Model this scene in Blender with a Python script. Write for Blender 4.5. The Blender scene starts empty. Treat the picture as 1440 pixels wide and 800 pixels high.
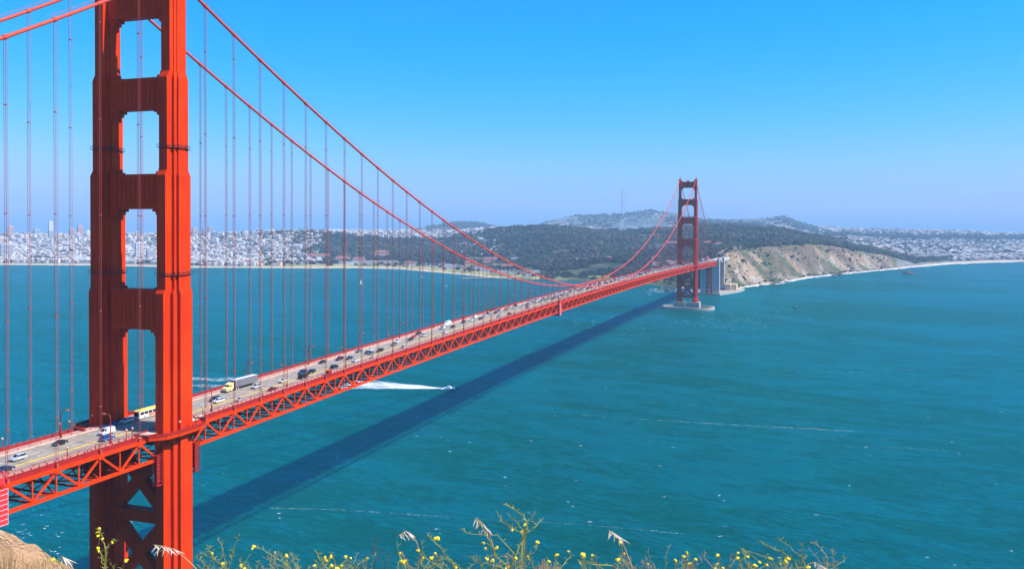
import bpy, math, random
import numpy as np
from mathutils import Vector, Matrix
random.seed(7); rng = np.random.default_rng(7)
R = math.radians
scene = bpy.context.scene
COL = scene.collection

# ------------------------------------------------------------------ camera
CX, CY, CZ = 210.69, -224.0, 143.71
YAW, PIT, ROL, FPX, V0 = -0.34294, -0.014885, 0.00414, 1195.9, 335.69
FW = np.array([math.sin(YAW)*math.cos(PIT), math.cos(YAW)*math.cos(PIT), math.sin(PIT)])
_r = np.cross(FW, [0, 0, 1]); _r /= np.linalg.norm(_r); _u = np.cross(_r, FW)
RT = _r*math.cos(ROL)+_u*math.sin(ROL); UP = -_r*math.sin(ROL)+_u*math.cos(ROL)
cam = bpy.data.cameras.new('camera'); camo = bpy.data.objects.new('camera', cam); COL.objects.link(camo)
M4 = Matrix(((RT[0], UP[0], -FW[0], CX), (RT[1], UP[1], -FW[1], CY), (RT[2], UP[2], -FW[2], CZ), (0, 0, 0, 1)))
camo.matrix_world = M4
cam.sensor_width = 36; cam.lens = FPX/1440*36; cam.shift_y = -(400-V0)/1440
cam.clip_start = 0.2; cam.clip_end = 80000
scene.camera = camo

# ------------------------------------------------------------------ light, sky, exposure
SUN = Vector((0.92, 0.06, 1.0)).normalized()
EL = math.asin(SUN.z); AZ = math.atan2(SUN.x, SUN.y)
world = bpy.data.worlds.new('World'); scene.world = world; world.use_nodes = True
nt = world.node_tree; nt.nodes.clear()
sky = nt.nodes.new('ShaderNodeTexSky'); sky.sky_type = 'NISHITA'; sky.sun_disc = False
sky.sun_elevation = EL; sky.sun_rotation = AZ
sky.altitude = 100; sky.air_density = 1.0; sky.dust_density = 0.9; sky.ozone_density = 2.0
hs = nt.nodes.new('ShaderNodeHueSaturation'); hs.inputs['Saturation'].default_value = 1.32; hs.inputs['Hue'].default_value = 0.492
SKS = 0.131          # scales the physical sky to display range before its colour response is deepened
sc_ = nt.nodes.new('ShaderNodeVectorMath'); sc_.operation = 'SCALE'; sc_.inputs['Scale'].default_value = SKS
sep = nt.nodes.new('ShaderNodeSeparateXYZ'); comb = nt.nodes.new('ShaderNodeCombineXYZ')
nt.links.new(sky.outputs[0], hs.inputs['Color']); nt.links.new(hs.outputs[0], sc_.inputs[0]); nt.links.new(sc_.outputs[0], sep.inputs[0])
def chan(k, sub, power, mul):
    m0 = nt.nodes.new('ShaderNodeMath'); m0.operation = 'SUBTRACT'; m0.inputs[1].default_value = sub; nt.links.new(sep.outputs[k], m0.inputs[0])
    m1 = nt.nodes.new('ShaderNodeMath'); m1.operation = 'MAXIMUM'; m1.inputs[1].default_value = 0.0005; nt.links.new(m0.outputs[0], m1.inputs[0])
    m2 = nt.nodes.new('ShaderNodeMath'); m2.operation = 'POWER'; m2.inputs[1].default_value = power; nt.links.new(m1.outputs[0], m2.inputs[0])
    m3 = nt.nodes.new('ShaderNodeMath'); m3.operation = 'MULTIPLY'; m3.inputs[1].default_value = mul*8.4; nt.links.new(m2.outputs[0], m3.inputs[0])
    nt.links.new(m3.outputs[0], comb.inputs[k])
chan(0, 0.15, 1.5, 1.5); chan(1, 0.0, 0.78, 0.93); chan(2, 0.0, 0.25, 1.22)
bg = nt.nodes.new('ShaderNodeBackground'); bg.inputs[1].default_value = 0.0730
out = nt.nodes.new('ShaderNodeOutputWorld')
nt.links.new(comb.outputs[0], bg.inputs[0]); nt.links.new(bg.outputs[0], out.inputs[0])
sl = bpy.data.lights.new('sun', 'SUN'); sl.energy = 5.0; sl.angle = R(0.5); sl.color = (1.0, 0.95, 0.87)
so = bpy.data.objects.new('sun', sl); COL.objects.link(so)
so.rotation_euler = SUN.to_track_quat('Z', 'Y').to_euler()
scene.view_settings.view_transform = 'Standard'; scene.view_settings.look = 'None'
scene.view_settings.exposure = 0.72; scene.view_settings.gamma = 1.0
scene.view_settings.use_curve_mapping = False
scene.render.engine = 'CYCLES'
scene.cycles.max_bounces = 6; scene.cycles.volume_bounces = 0; scene.cycles.diffuse_bounces = 1
scene.cycles.use_denoising = True

# ------------------------------------------------------------------ materials
def mat(name, col, rough=0.6, var=0.0, scale=0.3, col2=None, metal=0.0, bump=0.0, spec=0.5, attr=None):
    m = bpy.data.materials.new(name); m.use_nodes = True; t = m.node_tree; b = t.nodes['Principled BSDF']
    b.inputs['Roughness'].default_value = rough; b.inputs['Metallic'].default_value = metal
    b.inputs['Specular IOR Level'].default_value = spec
    b.inputs['Base Color'].default_value = (*col, 1)
    if attr:
        a = t.nodes.new('ShaderNodeAttribute'); a.attribute_name = attr; base = a.outputs['Color']
    if var > 0 or bump > 0 or attr:
        g = t.nodes.new('ShaderNodeNewGeometry')
        n = t.nodes.new('ShaderNodeTexNoise'); n.inputs['Scale'].default_value = scale; n.inputs['Detail'].default_value = 6
        n.inputs['Roughness'].default_value = 0.65
        t.links.new(g.outputs['Position'], n.inputs['Vector'])
        mx = t.nodes.new('ShaderNodeMix'); mx.data_type = 'RGBA'
        cr = t.nodes.new('ShaderNodeMapRange'); cr.inputs[1].default_value = 0.3; cr.inputs[2].default_value = 0.7
        t.links.new(n.outputs['Fac'], cr.inputs[0]); t.links.new(cr.outputs[0], mx.inputs[0])
        if attr:
            mul = t.nodes.new('ShaderNodeMix'); mul.data_type = 'RGBA'; mul.blend_type = 'MULTIPLY'; mul.inputs[0].default_value = 1
            mx.inputs[6].default_value = (1-var, 1-var, 1-var, 1); mx.inputs[7].default_value = (1+var, 1+var, 1+var, 1)
            t.links.new(base, mul.inputs[6]); t.links.new(mx.outputs[2], mul.inputs[7]); t.links.new(mul.outputs[2], b.inputs['Base Color'])
        else:
            c2 = col2 or tuple(c*(1-var) for c in col)
            mx.inputs[6].default_value = (*col, 1); mx.inputs[7].default_value = (*c2, 1)
            t.links.new(mx.outputs[2], b.inputs['Base Color'])
        if bump > 0:
            bp = t.nodes.new('ShaderNodeBump'); bp.inputs['Strength'].default_value = bump; bp.inputs['Distance'].default_value = 1.0
            t.links.new(n.outputs['Fac'], bp.inputs['Height']); t.links.new(bp.outputs[0], b.inputs['Normal'])
    return m

ORANGE = mat('orange_paint', (0.68, 0.045, 0.002), 0.55, 0.22, 0.16, (0.56, 0.031, 0.002), bump=0.0, spec=0.06)
def seams(m):
    t = m.node_tree; b = t.nodes['Principled BSDF']; src = b.inputs['Base Color'].links[0].from_socket; N = t.nodes.new; L = t.links.new
    g = N('ShaderNodeNewGeometry'); sp = N('ShaderNodeSeparateXYZ'); L(g.outputs['Position'], sp.inputs[0])
    ad = N('ShaderNodeMath'); L(sp.outputs[0], ad.inputs[0]); L(sp.outputs[1], ad.inputs[1])
    cb = N('ShaderNodeCombineXYZ'); L(ad.outputs[0], cb.inputs[0]); L(sp.outputs[2], cb.inputs[1])
    br = N('ShaderNodeTexBrick'); br.inputs['Scale'].default_value = 1.0; br.inputs['Brick Width'].default_value = 1.07; br.inputs['Row Height'].default_value = 5.2
    br.inputs['Mortar Size'].default_value = .055; br.offset = 0; br.inputs['Color1'].default_value = (1, 1, 1, 1); br.inputs['Color2'].default_value = (.93, .90, .88, 1); br.inputs['Mortar'].default_value = (.80, .72, .68, 1)
    L(cb.outputs[0], br.inputs['Vector'])
    mp = N('ShaderNodeMapping'); mp.inputs['Scale'].default_value = (1.3, 1.3, .035); L(g.outputs['Position'], mp.inputs['Vector'])
    n = N('ShaderNodeTexNoise'); n.inputs['Scale'].default_value = 1.0; n.inputs['Detail'].default_value = 7; n.inputs['Roughness'].default_value = .7; L(mp.outputs[0], n.inputs['Vector'])
    mr = N('ShaderNodeMapRange'); mr.inputs[1].default_value = .42; mr.inputs[2].default_value = .68; mr.inputs[3].default_value = 1.04; mr.inputs[4].default_value = .74; L(n.outputs['Fac'], mr.inputs[0])
    m1 = N('ShaderNodeMix'); m1.data_type = 'RGBA'; m1.blend_type = 'MULTIPLY'; m1.inputs[0].default_value = 1; L(src, m1.inputs[6]); L(br.outputs['Color'], m1.inputs[7])
    m2 = N('ShaderNodeVectorMath'); m2.operation = 'SCALE'; L(m1.outputs[2], m2.inputs[0]); L(mr.outputs[0], m2.inputs['Scale']); L(m2.outputs[0], b.inputs['Base Color'])
TOWERO = mat('tower_orange_paint', (0.72, 0.047, 0.001), 0.55, 0.22, 0.05, (0.56, 0.027, 0.001), spec=0.06); seams(TOWERO)
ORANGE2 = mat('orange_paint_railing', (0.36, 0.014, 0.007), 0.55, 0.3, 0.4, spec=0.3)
CABLE = mat('cable_paint', (0.66, 0.055, 0.025), 0.5, 0.15, 0.2, spec=0.3)
ROPE = mat('rope_paint', (0.42, 0.06, 0.04), 0.5, spec=0.3)
REDNET = mat('red_scaffold_net', (0.75, 0.02, 0.03), 0.7, 0.2, 1.0)
WHITE = mat('white_paint', (0.75, 0.75, 0.76), 0.4)
ASPH = mat('roadway_asphalt', (0.33, 0.27, 0.21), 0.9, 0.3, 0.35, (0.21, 0.175, 0.14))
WALK = mat('walkway_concrete', (0.60, 0.42, 0.34), 0.85, 0.15, 0.5)
YELLOW = mat('yellow_marking', (0.80, 0.48, 0.03), 0.6)
LINEW = mat('white_marking', (0.75, 0.74, 0.70), 0.6)
CONC = mat('pier_concrete', (0.42, 0.36, 0.31), 0.9, 0.35, 0.12)
PYLC = mat('pylon_concrete', (0.45, 0.46, 0.44), 0.9, 0.2, 0.05)
DARK = mat('dark_metal', (0.03, 0.03, 0.035), 0.5)
GLASS = mat('tinted_glass', (0.015, 0.02, 0.03), 0.08)
TYRE = mat('tyre_rubber', (0.02, 0.02, 0.02), 0.8)
CHROME = mat('lamp_lens', (0.7, 0.7, 0.72), 0.2)
TAIL = mat('tail_lens', (0.5, 0.01, 0.01), 0.2)
BARK = mat('bark', (0.12, 0.08, 0.05), 0.9, 0.3, 3.0)

# ------------------------------------------------------------------ mesh helpers
class MB:
    def __init__(s): s.v = []; s.f = []; s.mi = []; s.m = 0
    def add(s, vs, fs):
        o = len(s.v); s.v += [tuple(map(float, p)) for p in vs]
        s.f += [tuple(i+o for i in f) for f in fs]; s.mi += [s.m]*len(fs)
    def box(s, x0, x1, y0, y1, z0, z1):
        s.add([(x0,y0,z0),(x1,y0,z0),(x1,y1,z0),(x0,y1,z0),(x0,y0,z1),(x1,y0,z1),(x1,y1,z1),(x0,y1,z1)],
              [(0,3,2,1),(4,5,6,7),(0,1,5,4),(1,2,6,5),(2,3,7,6),(3,0,4,7)])
    def bar(s, a, b, w, h=None, up=(0, 0, 1)):
        a = np.array(a, float); b = np.array(b, float); h = h or w
        d = b-a; L = np.linalg.norm(d)
        if L < 1e-6: return
        d /= L; up = np.array(up, float)
        if abs(d@up) > 0.97: up = np.array([0, 1.0, 0]) if abs(d[1]) < .9 else np.array([1.0, 0, 0])
        r = np.cross(d, up); r /= np.linalg.norm(r); u = np.cross(r, d)
        r *= w/2; u *= h/2
        s.add([a-r-u, a+r-u, a+r+u, a-r+u, b-r-u, b+r-u, b+r+u, b-r+u],
              [(0,1,2,3),(7,6,5,4),(0,4,5,1),(1,5,6,2),(2,6,7,3),(3,7,4,0)])
    def tube(s, pts, rad, n=8, cap=True):
        pts = [np.array(p, float) for p in pts]; rings = []; k = len(pts)
        if not hasattr(rad, '__len__'): rad = [rad]*k
        pr = None; o = len(s.v)
        for i, p in enumerate(pts):
            d = pts[min(i+1, k-1)]-pts[max(i-1, 0)]; d = d/(np.linalg.norm(d)+1e-12)
            if pr is None:
                t = np.array([0, 0, 1.0]) if abs(d[2]) < .9 else np.array([1.0, 0, 0])
                pr = np.cross(d, t)
            pr = pr-d*(pr@d); pr /= np.linalg.norm(pr); q = np.cross(d, pr)
            for j in range(n):
                a = 2*math.pi*j/n; s.v.append(tuple(p+(pr*math.cos(a)+q*math.sin(a))*rad[i]))
        fs = [(o+i*n+j, o+i*n+(j+1) % n, o+(i+1)*n+(j+1) % n, o+(i+1)*n+j) for i in range(k-1) for j in range(n)]
        if cap: fs += [tuple(o+j for j in reversed(range(n))), tuple(o+(k-1)*n+j for j in range(n))]
        s.f += fs; s.mi += [s.m]*len(fs)
    def prism(s, poly, z0, z1, top=None):      # poly: list of (x, y), CCW
        n = len(poly); top = top or poly
        s.add([(x, y, z0) for x, y in poly]+[(x, y, z1) for x, y in top],
              [tuple(reversed(range(n))), tuple(range(n, 2*n))]+[(i, (i+1) % n, n+(i+1) % n, n+i) for i in range(n)])
    def loft(s, rings):
        n = len(rings[0]); o = []
        for r in rings: o += list(r)
        k = len(rings)
        s.add(o, [tuple(reversed(range(n))), tuple((k-1)*n+j for j in range(n))] +
              [(i*n+j, i*n+(j+1) % n, (i+1)*n+(j+1) % n, (i+1)*n+j) for i in range(k-1) for j in range(n)])
    def extr(s, prof, x0, x1, x0t=None, ztop=None):   # (y, z) profile extruded along x
        n = len(prof)
        s.add([(x0, y, z) for y, z in prof]+[(x1, y, z) for y, z in prof],
              [tuple(range(n)), tuple(reversed(range(n, 2*n)))]+[(i, n+i, n+(i+1) % n, (i+1) % n) for i in range(n)])
    def build(s, name, mats, parent=None, smooth=False, loc=None):
        me = bpy.data.meshes.new(name)
        me.from_pydata(s.v, [], s.f)
        if not isinstance(mats, (list, tuple)): mats = [mats]
        for m in mats: me.materials.append(m)
        if len(mats) > 1: me.polygons.foreach_set('material_index', s.mi)
        if smooth: me.polygons.foreach_set('use_smooth', [True]*len(me.polygons))
        me.update()
        o = bpy.data.objects.new(name, me); COL.objects.link(o)
        if parent is not None: o.parent = parent
        if loc is not None: o.location = loc
        return o

def npmesh(name, V, F, mats, colors=None, smooth=False, mi=None):
    me = bpy.data.meshes.new(name)
    V = np.asarray(V, np.float32); F = np.asarray(F, np.int32); k = F.shape[1]
    me.vertices.add(len(V)); me.vertices.foreach_set('co', V.ravel())
    me.loops.add(F.size); me.loops.foreach_set('vertex_index', F.ravel())
    me.polygons.add(len(F)); me.polygons.foreach_set('loop_start', np.arange(0, F.size, k, dtype=np.int32))
    try: me.polygons.foreach_set('loop_total', np.full(len(F), k, np.int32))
    except Exception: pass
    me.update(calc_edges=True); me.validate()
    if not isinstance(mats, (list, tuple)): mats = [mats]
    for m in mats: me.materials.append(m)
    if mi is not None: me.polygons.foreach_set('material_index', np.asarray(mi, np.int32))
    me.polygons.foreach_set('use_smooth', np.full(len(me.polygons), smooth))
    if colors is not None:
        ca = me.color_attributes.new('Col', 'FLOAT_COLOR', 'POINT')
        c4 = np.ones((len(V), 4), np.float32); c4[:, :3] = colors
        ca.data.foreach_set('color', c4.ravel())
    o = bpy.data.objects.new(name, me); COL.objects.link(o)
    return o

def tag(o, label=None, cat=None, group=None, kind=None):
    if label: o['label'] = label
    if cat: o['category'] = cat
    if group: o['group'] = group
    if kind: o['kind'] = kind
    return o
def empty(name, loc=(0, 0, 0), rz=0, parent=None):
    o = bpy.data.objects.new(name, None); COL.objects.link(o); o.location = loc; o.rotation_euler = (0, 0, rz)
    o.empty_display_size = 0.5
    if parent is not None: o.parent = parent
    return o
def kids(o): return [c for c in KID.get(o.name, [])]
KID = {}
def reg(o, p):
    KID.setdefault(p.name, []).append(o); return o
def copy_tree(o, parent=None):
    c = o.copy(); COL.objects.link(c); c.parent = parent
    for ch in KID.get(o.name, []):
        d = copy_tree(ch, c); reg(d, c)
    return c
def P(mb, name, m, parent, smooth=False): return reg(mb.build(name, m, parent, smooth), parent)

def rayv(u, v): return FW+RT*((u-720)/FPX)-UP*((v-V0)/FPX)
def at_water(u, v, h=0.0):
    d = rayv(u, v); t = (h-CZ)/d[2]; return np.array([CX, CY, CZ])+d*t
def vnoise(x, y, seed=0):      # smooth value noise, arrays
    x = np.asarray(x, float); y = np.asarray(y, float)
    xi = np.floor(x).astype(int); yi = np.floor(y).astype(int); fx = x-xi; fy = y-yi
    fx = fx*fx*(3-2*fx); fy = fy*fy*(3-2*fy)
    def h(a, b):
        n = (a*374761393+b*668265263+seed*974711) & 0x7fffffff
        n = ((n ^ (n >> 13))*1274126177) & 0x7fffffff
        return ((n ^ (n >> 16)) & 0xffff)/65535.0
    return (h(xi, yi)*(1-fx)+h(xi+1, yi)*fx)*(1-fy)+(h(xi, yi+1)*(1-fx)+h(xi+1, yi+1)*fx)*fy
def fbm(x, y, seed=0, o=4):
    s = 0; a = 1; t = 0
    for i in range(o):
        s = s+a*vnoise(np.asarray(x)*2**i, np.asarray(y)*2**i, seed+i*17); t += a; a *= .5
    return s/t-0.5

# ================================================================== SETTING: water
WAVE = -17.0
def water_mat():
    m = bpy.data.materials.new('sea_water'); m.use_nodes = True; t = m.node_tree; b = t.nodes['Principled BSDF']
    L = t.links.new; N = t.nodes.new
    g = N('ShaderNodeNewGeometry')
    def noise(scale, rot, stretch, detail, rough=0.6):
        mp = N('ShaderNodeMapping'); mp.vector_type = 'TEXTURE'; mp.inputs['Rotation'].default_value = (0, 0, R(rot)); mp.inputs['Scale'].default_value = (stretch, 1, 1)
        L(g.outputs['Position'], mp.inputs['Vector'])
        n = N('ShaderNodeTexNoise'); n.inputs['Scale'].default_value = scale; n.inputs['Detail'].default_value = detail
        n.inputs['Roughness'].default_value = rough; n.inputs['Distortion'].default_value = 0.4
        L(mp.outputs[0], n.inputs['Vector']); return n
    big = noise(0.004, WAVE, 2.2, 3); mid = noise(0.045, WAVE+8, 2.6, 4); sm = noise(0.27, WAVE, 2.6, 7, 0.72)
    mx = N('ShaderNodeMix'); mx.data_type = 'RGBA'
    mx.inputs[6].default_value = (0.0, 0.086, 0.054, 1); mx.inputs[7].default_value = (0.0, 0.122, 0.138, 1)
    add = N('ShaderNodeMath'); add.operation = 'ADD'; L(big.outputs['Fac'], add.inputs[0])
    ms = N('ShaderNodeMath'); ms.operation = 'MULTIPLY'; ms.inputs[1].default_value = 0.7; L(mid.outputs['Fac'], ms.inputs[0])
    ms2 = N('ShaderNodeMath'); ms2.operation = 'MULTIPLY_ADD'; ms2.inputs[1].default_value = 0.9; L(sm.outputs['Fac'], ms2.inputs[0]); L(ms.outputs[0], ms2.inputs[2]); L(ms2.outputs[0], add.inputs[1])  # fine noise also paints the light and dark of ripples into the colour
    mr = N('ShaderNodeMapRange'); mr.inputs[1].default_value = 1.2; mr.inputs[2].default_value = 1.40; L(add.outputs[0], mr.inputs[0])
    L(mr.outputs[0], mx.inputs[0])
    h = N('ShaderNodeMath'); h.operation = 'MULTIPLY_ADD'; h.inputs[1].default_value = 2.4
    L(mid.outputs['Fac'], h.inputs[0]); L(sm.outputs['Fac'], h.inputs[2])
    bp = N('ShaderNodeBump'); bp.inputs['Strength'].default_value = 1.0; bp.inputs['Distance'].default_value = 4.5
    L(h.outputs[0], bp.inputs['Height'])
    t.nodes.remove(b)
    df = N('ShaderNodeBsdfDiffuse'); gl = N('ShaderNodeBsdfGlossy'); fr = N('ShaderNodeFresnel'); ms_ = N('ShaderNodeMixShader')
    gl.inputs['Color'].default_value = (0.02, 0.72, 1.0, 1); gl.inputs['Roughness'].default_value = 0.10; fr.inputs['IOR'].default_value = 1.5
    L(mx.outputs[2], df.inputs['Color'])
    for n in (df, gl, fr): L(bp.outputs[0], n.inputs['Normal'])
    L(fr.outputs[0], ms_.inputs[0]); L(df.outputs[0], ms_.inputs[1]); L(gl.outputs[0], ms_.inputs[2])
    L(ms_.outputs[0], [n for n in t.nodes if n.type == 'OUTPUT_MATERIAL'][0].inputs['Surface'])
    return m
WATER = water_mat()
V = [(CX, CY, 0)]; F = []
rad = [60, 200, 450, 900, 1800, 3500, 6000, 9000, 12000]; NA = 96
for r in rad:
    for j in range(NA):
        a = 2*math.pi*j/NA; V.append((CX+r*math.cos(a), CY+r*math.sin(a), -r*r/(2*6371000)))
wb = MB(); wb.v = V
wb.f = [(0, 1+j, 1+(j+1) % NA) for j in range(NA)]+[(1+i*NA+j, 1+(i+1)*NA+j, 1+(i+1)*NA+(j+1) % NA, 1+i*NA+(j+1) % NA) for i in range(len(rad)-1) for j in range(NA)]
wb.mi = [0]*len(wb.f)
tag(wb.build('water', WATER), kind='structure')

# ================================================================== SETTING: far land
# columns: pixel u, shore (v), then stations (distance, 'z' value or 'v' value)
TC = [
 (-200, 372, [(3750,'z',3),(4050,'z',7),(4700,'v',350),(5600,'v',333),(7000,'v',335),(9500,'v',335)]),
 (0,   372, [(3600,'z',3),(3900,'z',7),(4600,'v',350),(5600,'v',331),(7000,'v',334),(9500,'v',334)]),
 (135, 373, [(3450,'z',3),(3800,'z',7),(4500,'v',350),(5600,'v',331),(7000,'v',334),(9500,'v',334)]),
 (270, 376, [(3150,'z',3),(3500,'z',7),(4300,'v',349),(5600,'v',330),(7000,'v',334),(9500,'v',334)]),
 (345, 376, [(3060,'z',3),(3450,'z',7),(4100,'v',347),(5100,'v',328),(7000,'v',333),(9500,'v',333)]),
 (380, 376.5,[(3040,'z',3),(3450,'z',6),(3900,'v',342),(4600,'v',327),(5400,'v',327),(9500,'v',333)]),
 (435, 377, [(3000,'z',3),(3400,'z',6),(3750,'v',345),(4300,'v',325),(5200,'v',327),(9500,'v',330)]),
 (500, 376.5,[(3020,'z',3),(3400,'z',6),(3750,'v',350),(4400,'v',331),(5600,'v',327),(9500,'v',328)]),
 (560, 378, [(2900,'z',3),(3300,'z',6),(3700,'v',352),(4500,'v',336),(6000,'v',327),(9500,'v',323)]),
 (605, 382, [(2780,'z',3),(3200,'z',6),(3600,'v',355),(4500,'v',336),(6500,'v',326),(9500,'v',319)]),
 (640, 385, [(2600,'z',3),(3100,'z',6),(3600,'v',353),(4500,'v',332),(6500,'v',325),(9500,'v',313)]),
 (672, 388, [(2500,'z',3),(3000,'z',6),(3500,'v',354),(4300,'v',328),(6500,'v',324),(9500,'v',313)]),
 (700, 391, [(2430,'z',3),(2800,'z',6),(3200,'v',360),(4100,'v',322),(6500,'v',322),(9500,'v',320)]),
 (740, 392.5,[(2380,'z',3),(2650,'z',7),(3050,'v',362),(4000,'v',320),(6500,'v',321),(9500,'v',318)]),
 (766, 393.3,[(2330,'z',3),(2600,'z',8),(3000,'v',360),(4000,'v',319),(6500,'v',320),(9300,'v',313)]),
 (806, 394.5,[(2300,'z',4),(2450,'v',386),(2900,'v',362),(4000,'v',321),(6500,'v',319),(9000,'v',303.5)]),
 (857, 397, [(2260,'z',5),(2400,'v',388),(2750,'v',367),(4000,'v',327),(6500,'v',321),(9000,'v',302)]),
 (900, 398.5,[(2220,'z',6),(2350,'v',386),(2700,'v',366),(4000,'v',326),(6500,'v',320),(9000,'v',298)]),
 (915, 400, [(2200,'z',7),(2330,'v',386),(2700,'v',366),(4000,'v',325.5),(6500,'v',320),(9000,'v',296)]),
 (951, 405, [(2070,'z',8),(2200,'v',386),(2650,'v',363),(4000,'v',322),(6500,'v',318),(9000,'v',301)]),
 (985, 411, [(1945,'z',5),(2060,'v',388),(2450,'v',360),(4000,'v',319),(6500,'v',315),(9000,'v',309)]),
 (1018,411.5,[(1950,'z',5),(2120,'v',357),(2450,'v',352),(4000,'v',319),(6500,'v',315),(9000,'v',309.8)]),
 (1034,407, [(2065,'z',4),(2280,'v',352.5),(2600,'v',350),(4000,'v',320),(6500,'v',316),(9000,'v',309.5)]),
 (1055,402, [(2190,'z',4),(2420,'v',350.5),(2700,'v',348),(4000,'v',320.5),(6500,'v',318),(9000,'v',309)]),
 (1098,397.7,[(2340,'z',4),(2620,'v',346.5),(2850,'v',345),(4000,'v',323),(6500,'v',320),(9000,'v',304)]),
 (1137,390, [(2610,'z',4),(2860,'v',343),(3100,'v',343.5),(4000,'v',332),(6500,'v',328),(9000,'v',317)]),
 (1165,387, [(2770,'z',4),(3000,'v',345),(3250,'v',345),(4000,'v',337),(7000,'v',329),(9000,'v',320)]),
 (1214,382, [(3020,'z',4),(3200,'v',353),(3450,'v',351),(4300,'v',344),(7000,'v',332),(9000,'v',322)]),
 (1245,379, [(3240,'z',4),(3400,'v',359),(3600,'v',356),(4400,'v',350),(7000,'v',333),(9000,'v',322.5)]),
 (1287,375, [(3520,'z',3),(3640,'z',6),(3900,'v',363),(4700,'v',353),(7000,'v',334),(9000,'v',323)]),
 (1336,371, [(3920,'z',4),(4050,'z',8),(4400,'v',360),(5200,'v',351),(7200,'v',334.5),(9000,'v',324)]),
 (1397,368.5,[(4250,'z',4),(4400,'z',10),(4750,'v',360),(5500,'v',350),(7400,'v',335),(9000,'v',327)]),
 (1440,367.5,[(4350,'z',4),(4480,'z',12),(4900,'v',358),(5700,'v',349),(7600,'v',335),(9000,'v',329)]),
 (1700,366, [(4500,'z',4),(4620,'z',14),(5100,'v',356),(6000,'v',347),(7800,'v',336),(9000,'v',330)]),
]
NS = 7
TU = np.array([c[0] for c in TC], float); TD = np.zeros((len(TC), NS)); TZ = np.zeros((len(TC), NS))
for i, (u, vs, st) in enumerate(TC):
    p = at_water(u, vs); TD[i, 0] = math.hypot(p[0]-CX, p[1]-CY); TZ[i, 0] = 0
    for k, (d, m, w) in enumerate(st):
        d = max(d, TD[i, k]+30)
        TD[i, k+1] = d
        if m == 'z': TZ[i, k+1] = w
        else:
            r = rayv(u, w); TZ[i, k+1] = CZ+r[2]/math.hypot(r[0], r[1])*d
def terr(u, s, rough=True):
    u = np.asarray(u, float); s = np.asarray(s, float); u, s = np.broadcast_arrays(u, s)
    D = np.stack([np.interp(u, TU, TD[:, k]) for k in range(NS)], -1)
    Z = np.stack([np.interp(u, TU, TZ[:, k]) for k in range(NS)], -1)
    sc = np.clip(s, 0, NS-1-1e-6); i = np.floor(sc).astype(int); f = sc-i
    f2 = f*f*(3-2*f)
    take = lambda A, j: np.take_along_axis(A, j[..., None], -1)[..., 0]
    d = take(D, i)*(1-f)+take(D, i+1)*f
    g = np.where(i >= 1, 0.5*f+0.5*f2, f)
    z = take(Z, i)*(1-g)+take(Z, i+1)*g
    d = d+np.minimum(s, 0)*120+np.maximum(s-(NS-1), 0)*600
    z = z+np.minimum(s, 0)*25-np.maximum(s-(NS-1), 0)*120
    ux = (u-720)/FPX
    dx = FW[0]+RT[0]*ux; dy = FW[1]+RT[1]*ux; L = np.hypot(dx, dy)
    x = CX+dx/L*d; y = CY+dy/L*d
    if rough:
        cliff = np.clip(1-np.abs(u-1110)/130, 0, 1)*np.clip(s, 0, 1)*np.clip(3.2-s, 0, 1)
        z = z+fbm(x/160, y/160, 3)*14*np.clip(s-1, 0, 1)*np.clip(6-s, 0, 1)*np.clip((d-1900)/1500, .15, 1)
        z = z+cliff*(fbm(x/60, y/60, 5, 5)*40*np.clip(1.5-np.abs(s-.8), 0, 1)*np.clip(s*2, 0, 1))+fbm(x/14, y/14, 9, 3)*3.5*cliff
    return x, y, z
US = np.arange(-190, 1691, 2.5)
SS = np.concatenate([[-1, -.5, -.2], np.linspace(0, 1, 12), np.linspace(1.06, 2.4, 26), np.linspace(2.5, 6, 50), [6.4, 7]])
Ug, Sg = np.meshgrid(US, SS)
X, Y, Z = terr(Ug, Sg)
nr, nc = X.shape
idx = np.arange(nr*nc).reshape(nr, nc)
F = np.stack([idx[:-1, :-1], idx[:-1, 1:], idx[1:, 1:], idx[1:, :-1]], -1).reshape(-1, 4)
def lerp(a, b, t): return np.asarray(a)*(1-t[..., None])+np.asarray(b)*t[..., None]
sst = lambda a, b, x: np.clip((x-a)/(b-a), 0, 1)**2*(3-2*np.clip((x-a)/(b-a), 0, 1))
n1 = fbm(X/90, Y/90, 21)+.5; n2 = fbm(X/25, Y/25, 31)+.5; n3 = fbm(X/300, Y/300, 41)+.5
forestc = lerp((.018, .032, .018), (.075, .075, .04), sst(.35, .65, n2))
cityc = lerp((.20, .19, .19), (.10, .12, .09), sst(.45, .7, n1))
grassc = lerp((.34, .30, .12), (.17, .19, .07), sst(.4, .6, n1))
sand = np.array((.50, .38, .26))
ca = fbm(X/70+Y/300, Y/52, 61, 5)+.5; cb2 = fbm(X/38+3, Y/30, 71, 4)+.5; cc2 = fbm(X/55+7, Y/40-X/90, 81, 4)+.5
rock = lerp((.26, .175, .11), (.13, .095, .075), sst(.38, .6, ca))
rock = lerp(rock, np.array((.31, .265, .215))*np.ones_like(rock), sst(.55, .66, cb2)*.9)
rock = lerp(rock, np.array((.075, .085, .042))*np.ones_like(rock), sst(.50, .58, cc2)*(Sg > .3))
rock = lerp(rock, np.array((.12, .085, .05))*np.ones_like(rock), .7*sst(.9, 1.4, Sg)*sst(.44, .54, ca)*np.clip((Ug-1040)/60, 0, 1))
wcity = np.maximum(sst(455, 400, Ug)*0, np.where(Ug < 345+ (n1-.5)*120, 1., 0.))
Cc = np.where((wcity > .5)[..., None], cityc, forestc)
flat = (Sg > .05) & (Sg < 2.0) & (Ug > 345) & (Ug < 760)
Cc = np.where(flat[..., None], np.where((Sg < 1.25)[..., None], grassc, cityc), Cc)
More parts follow.
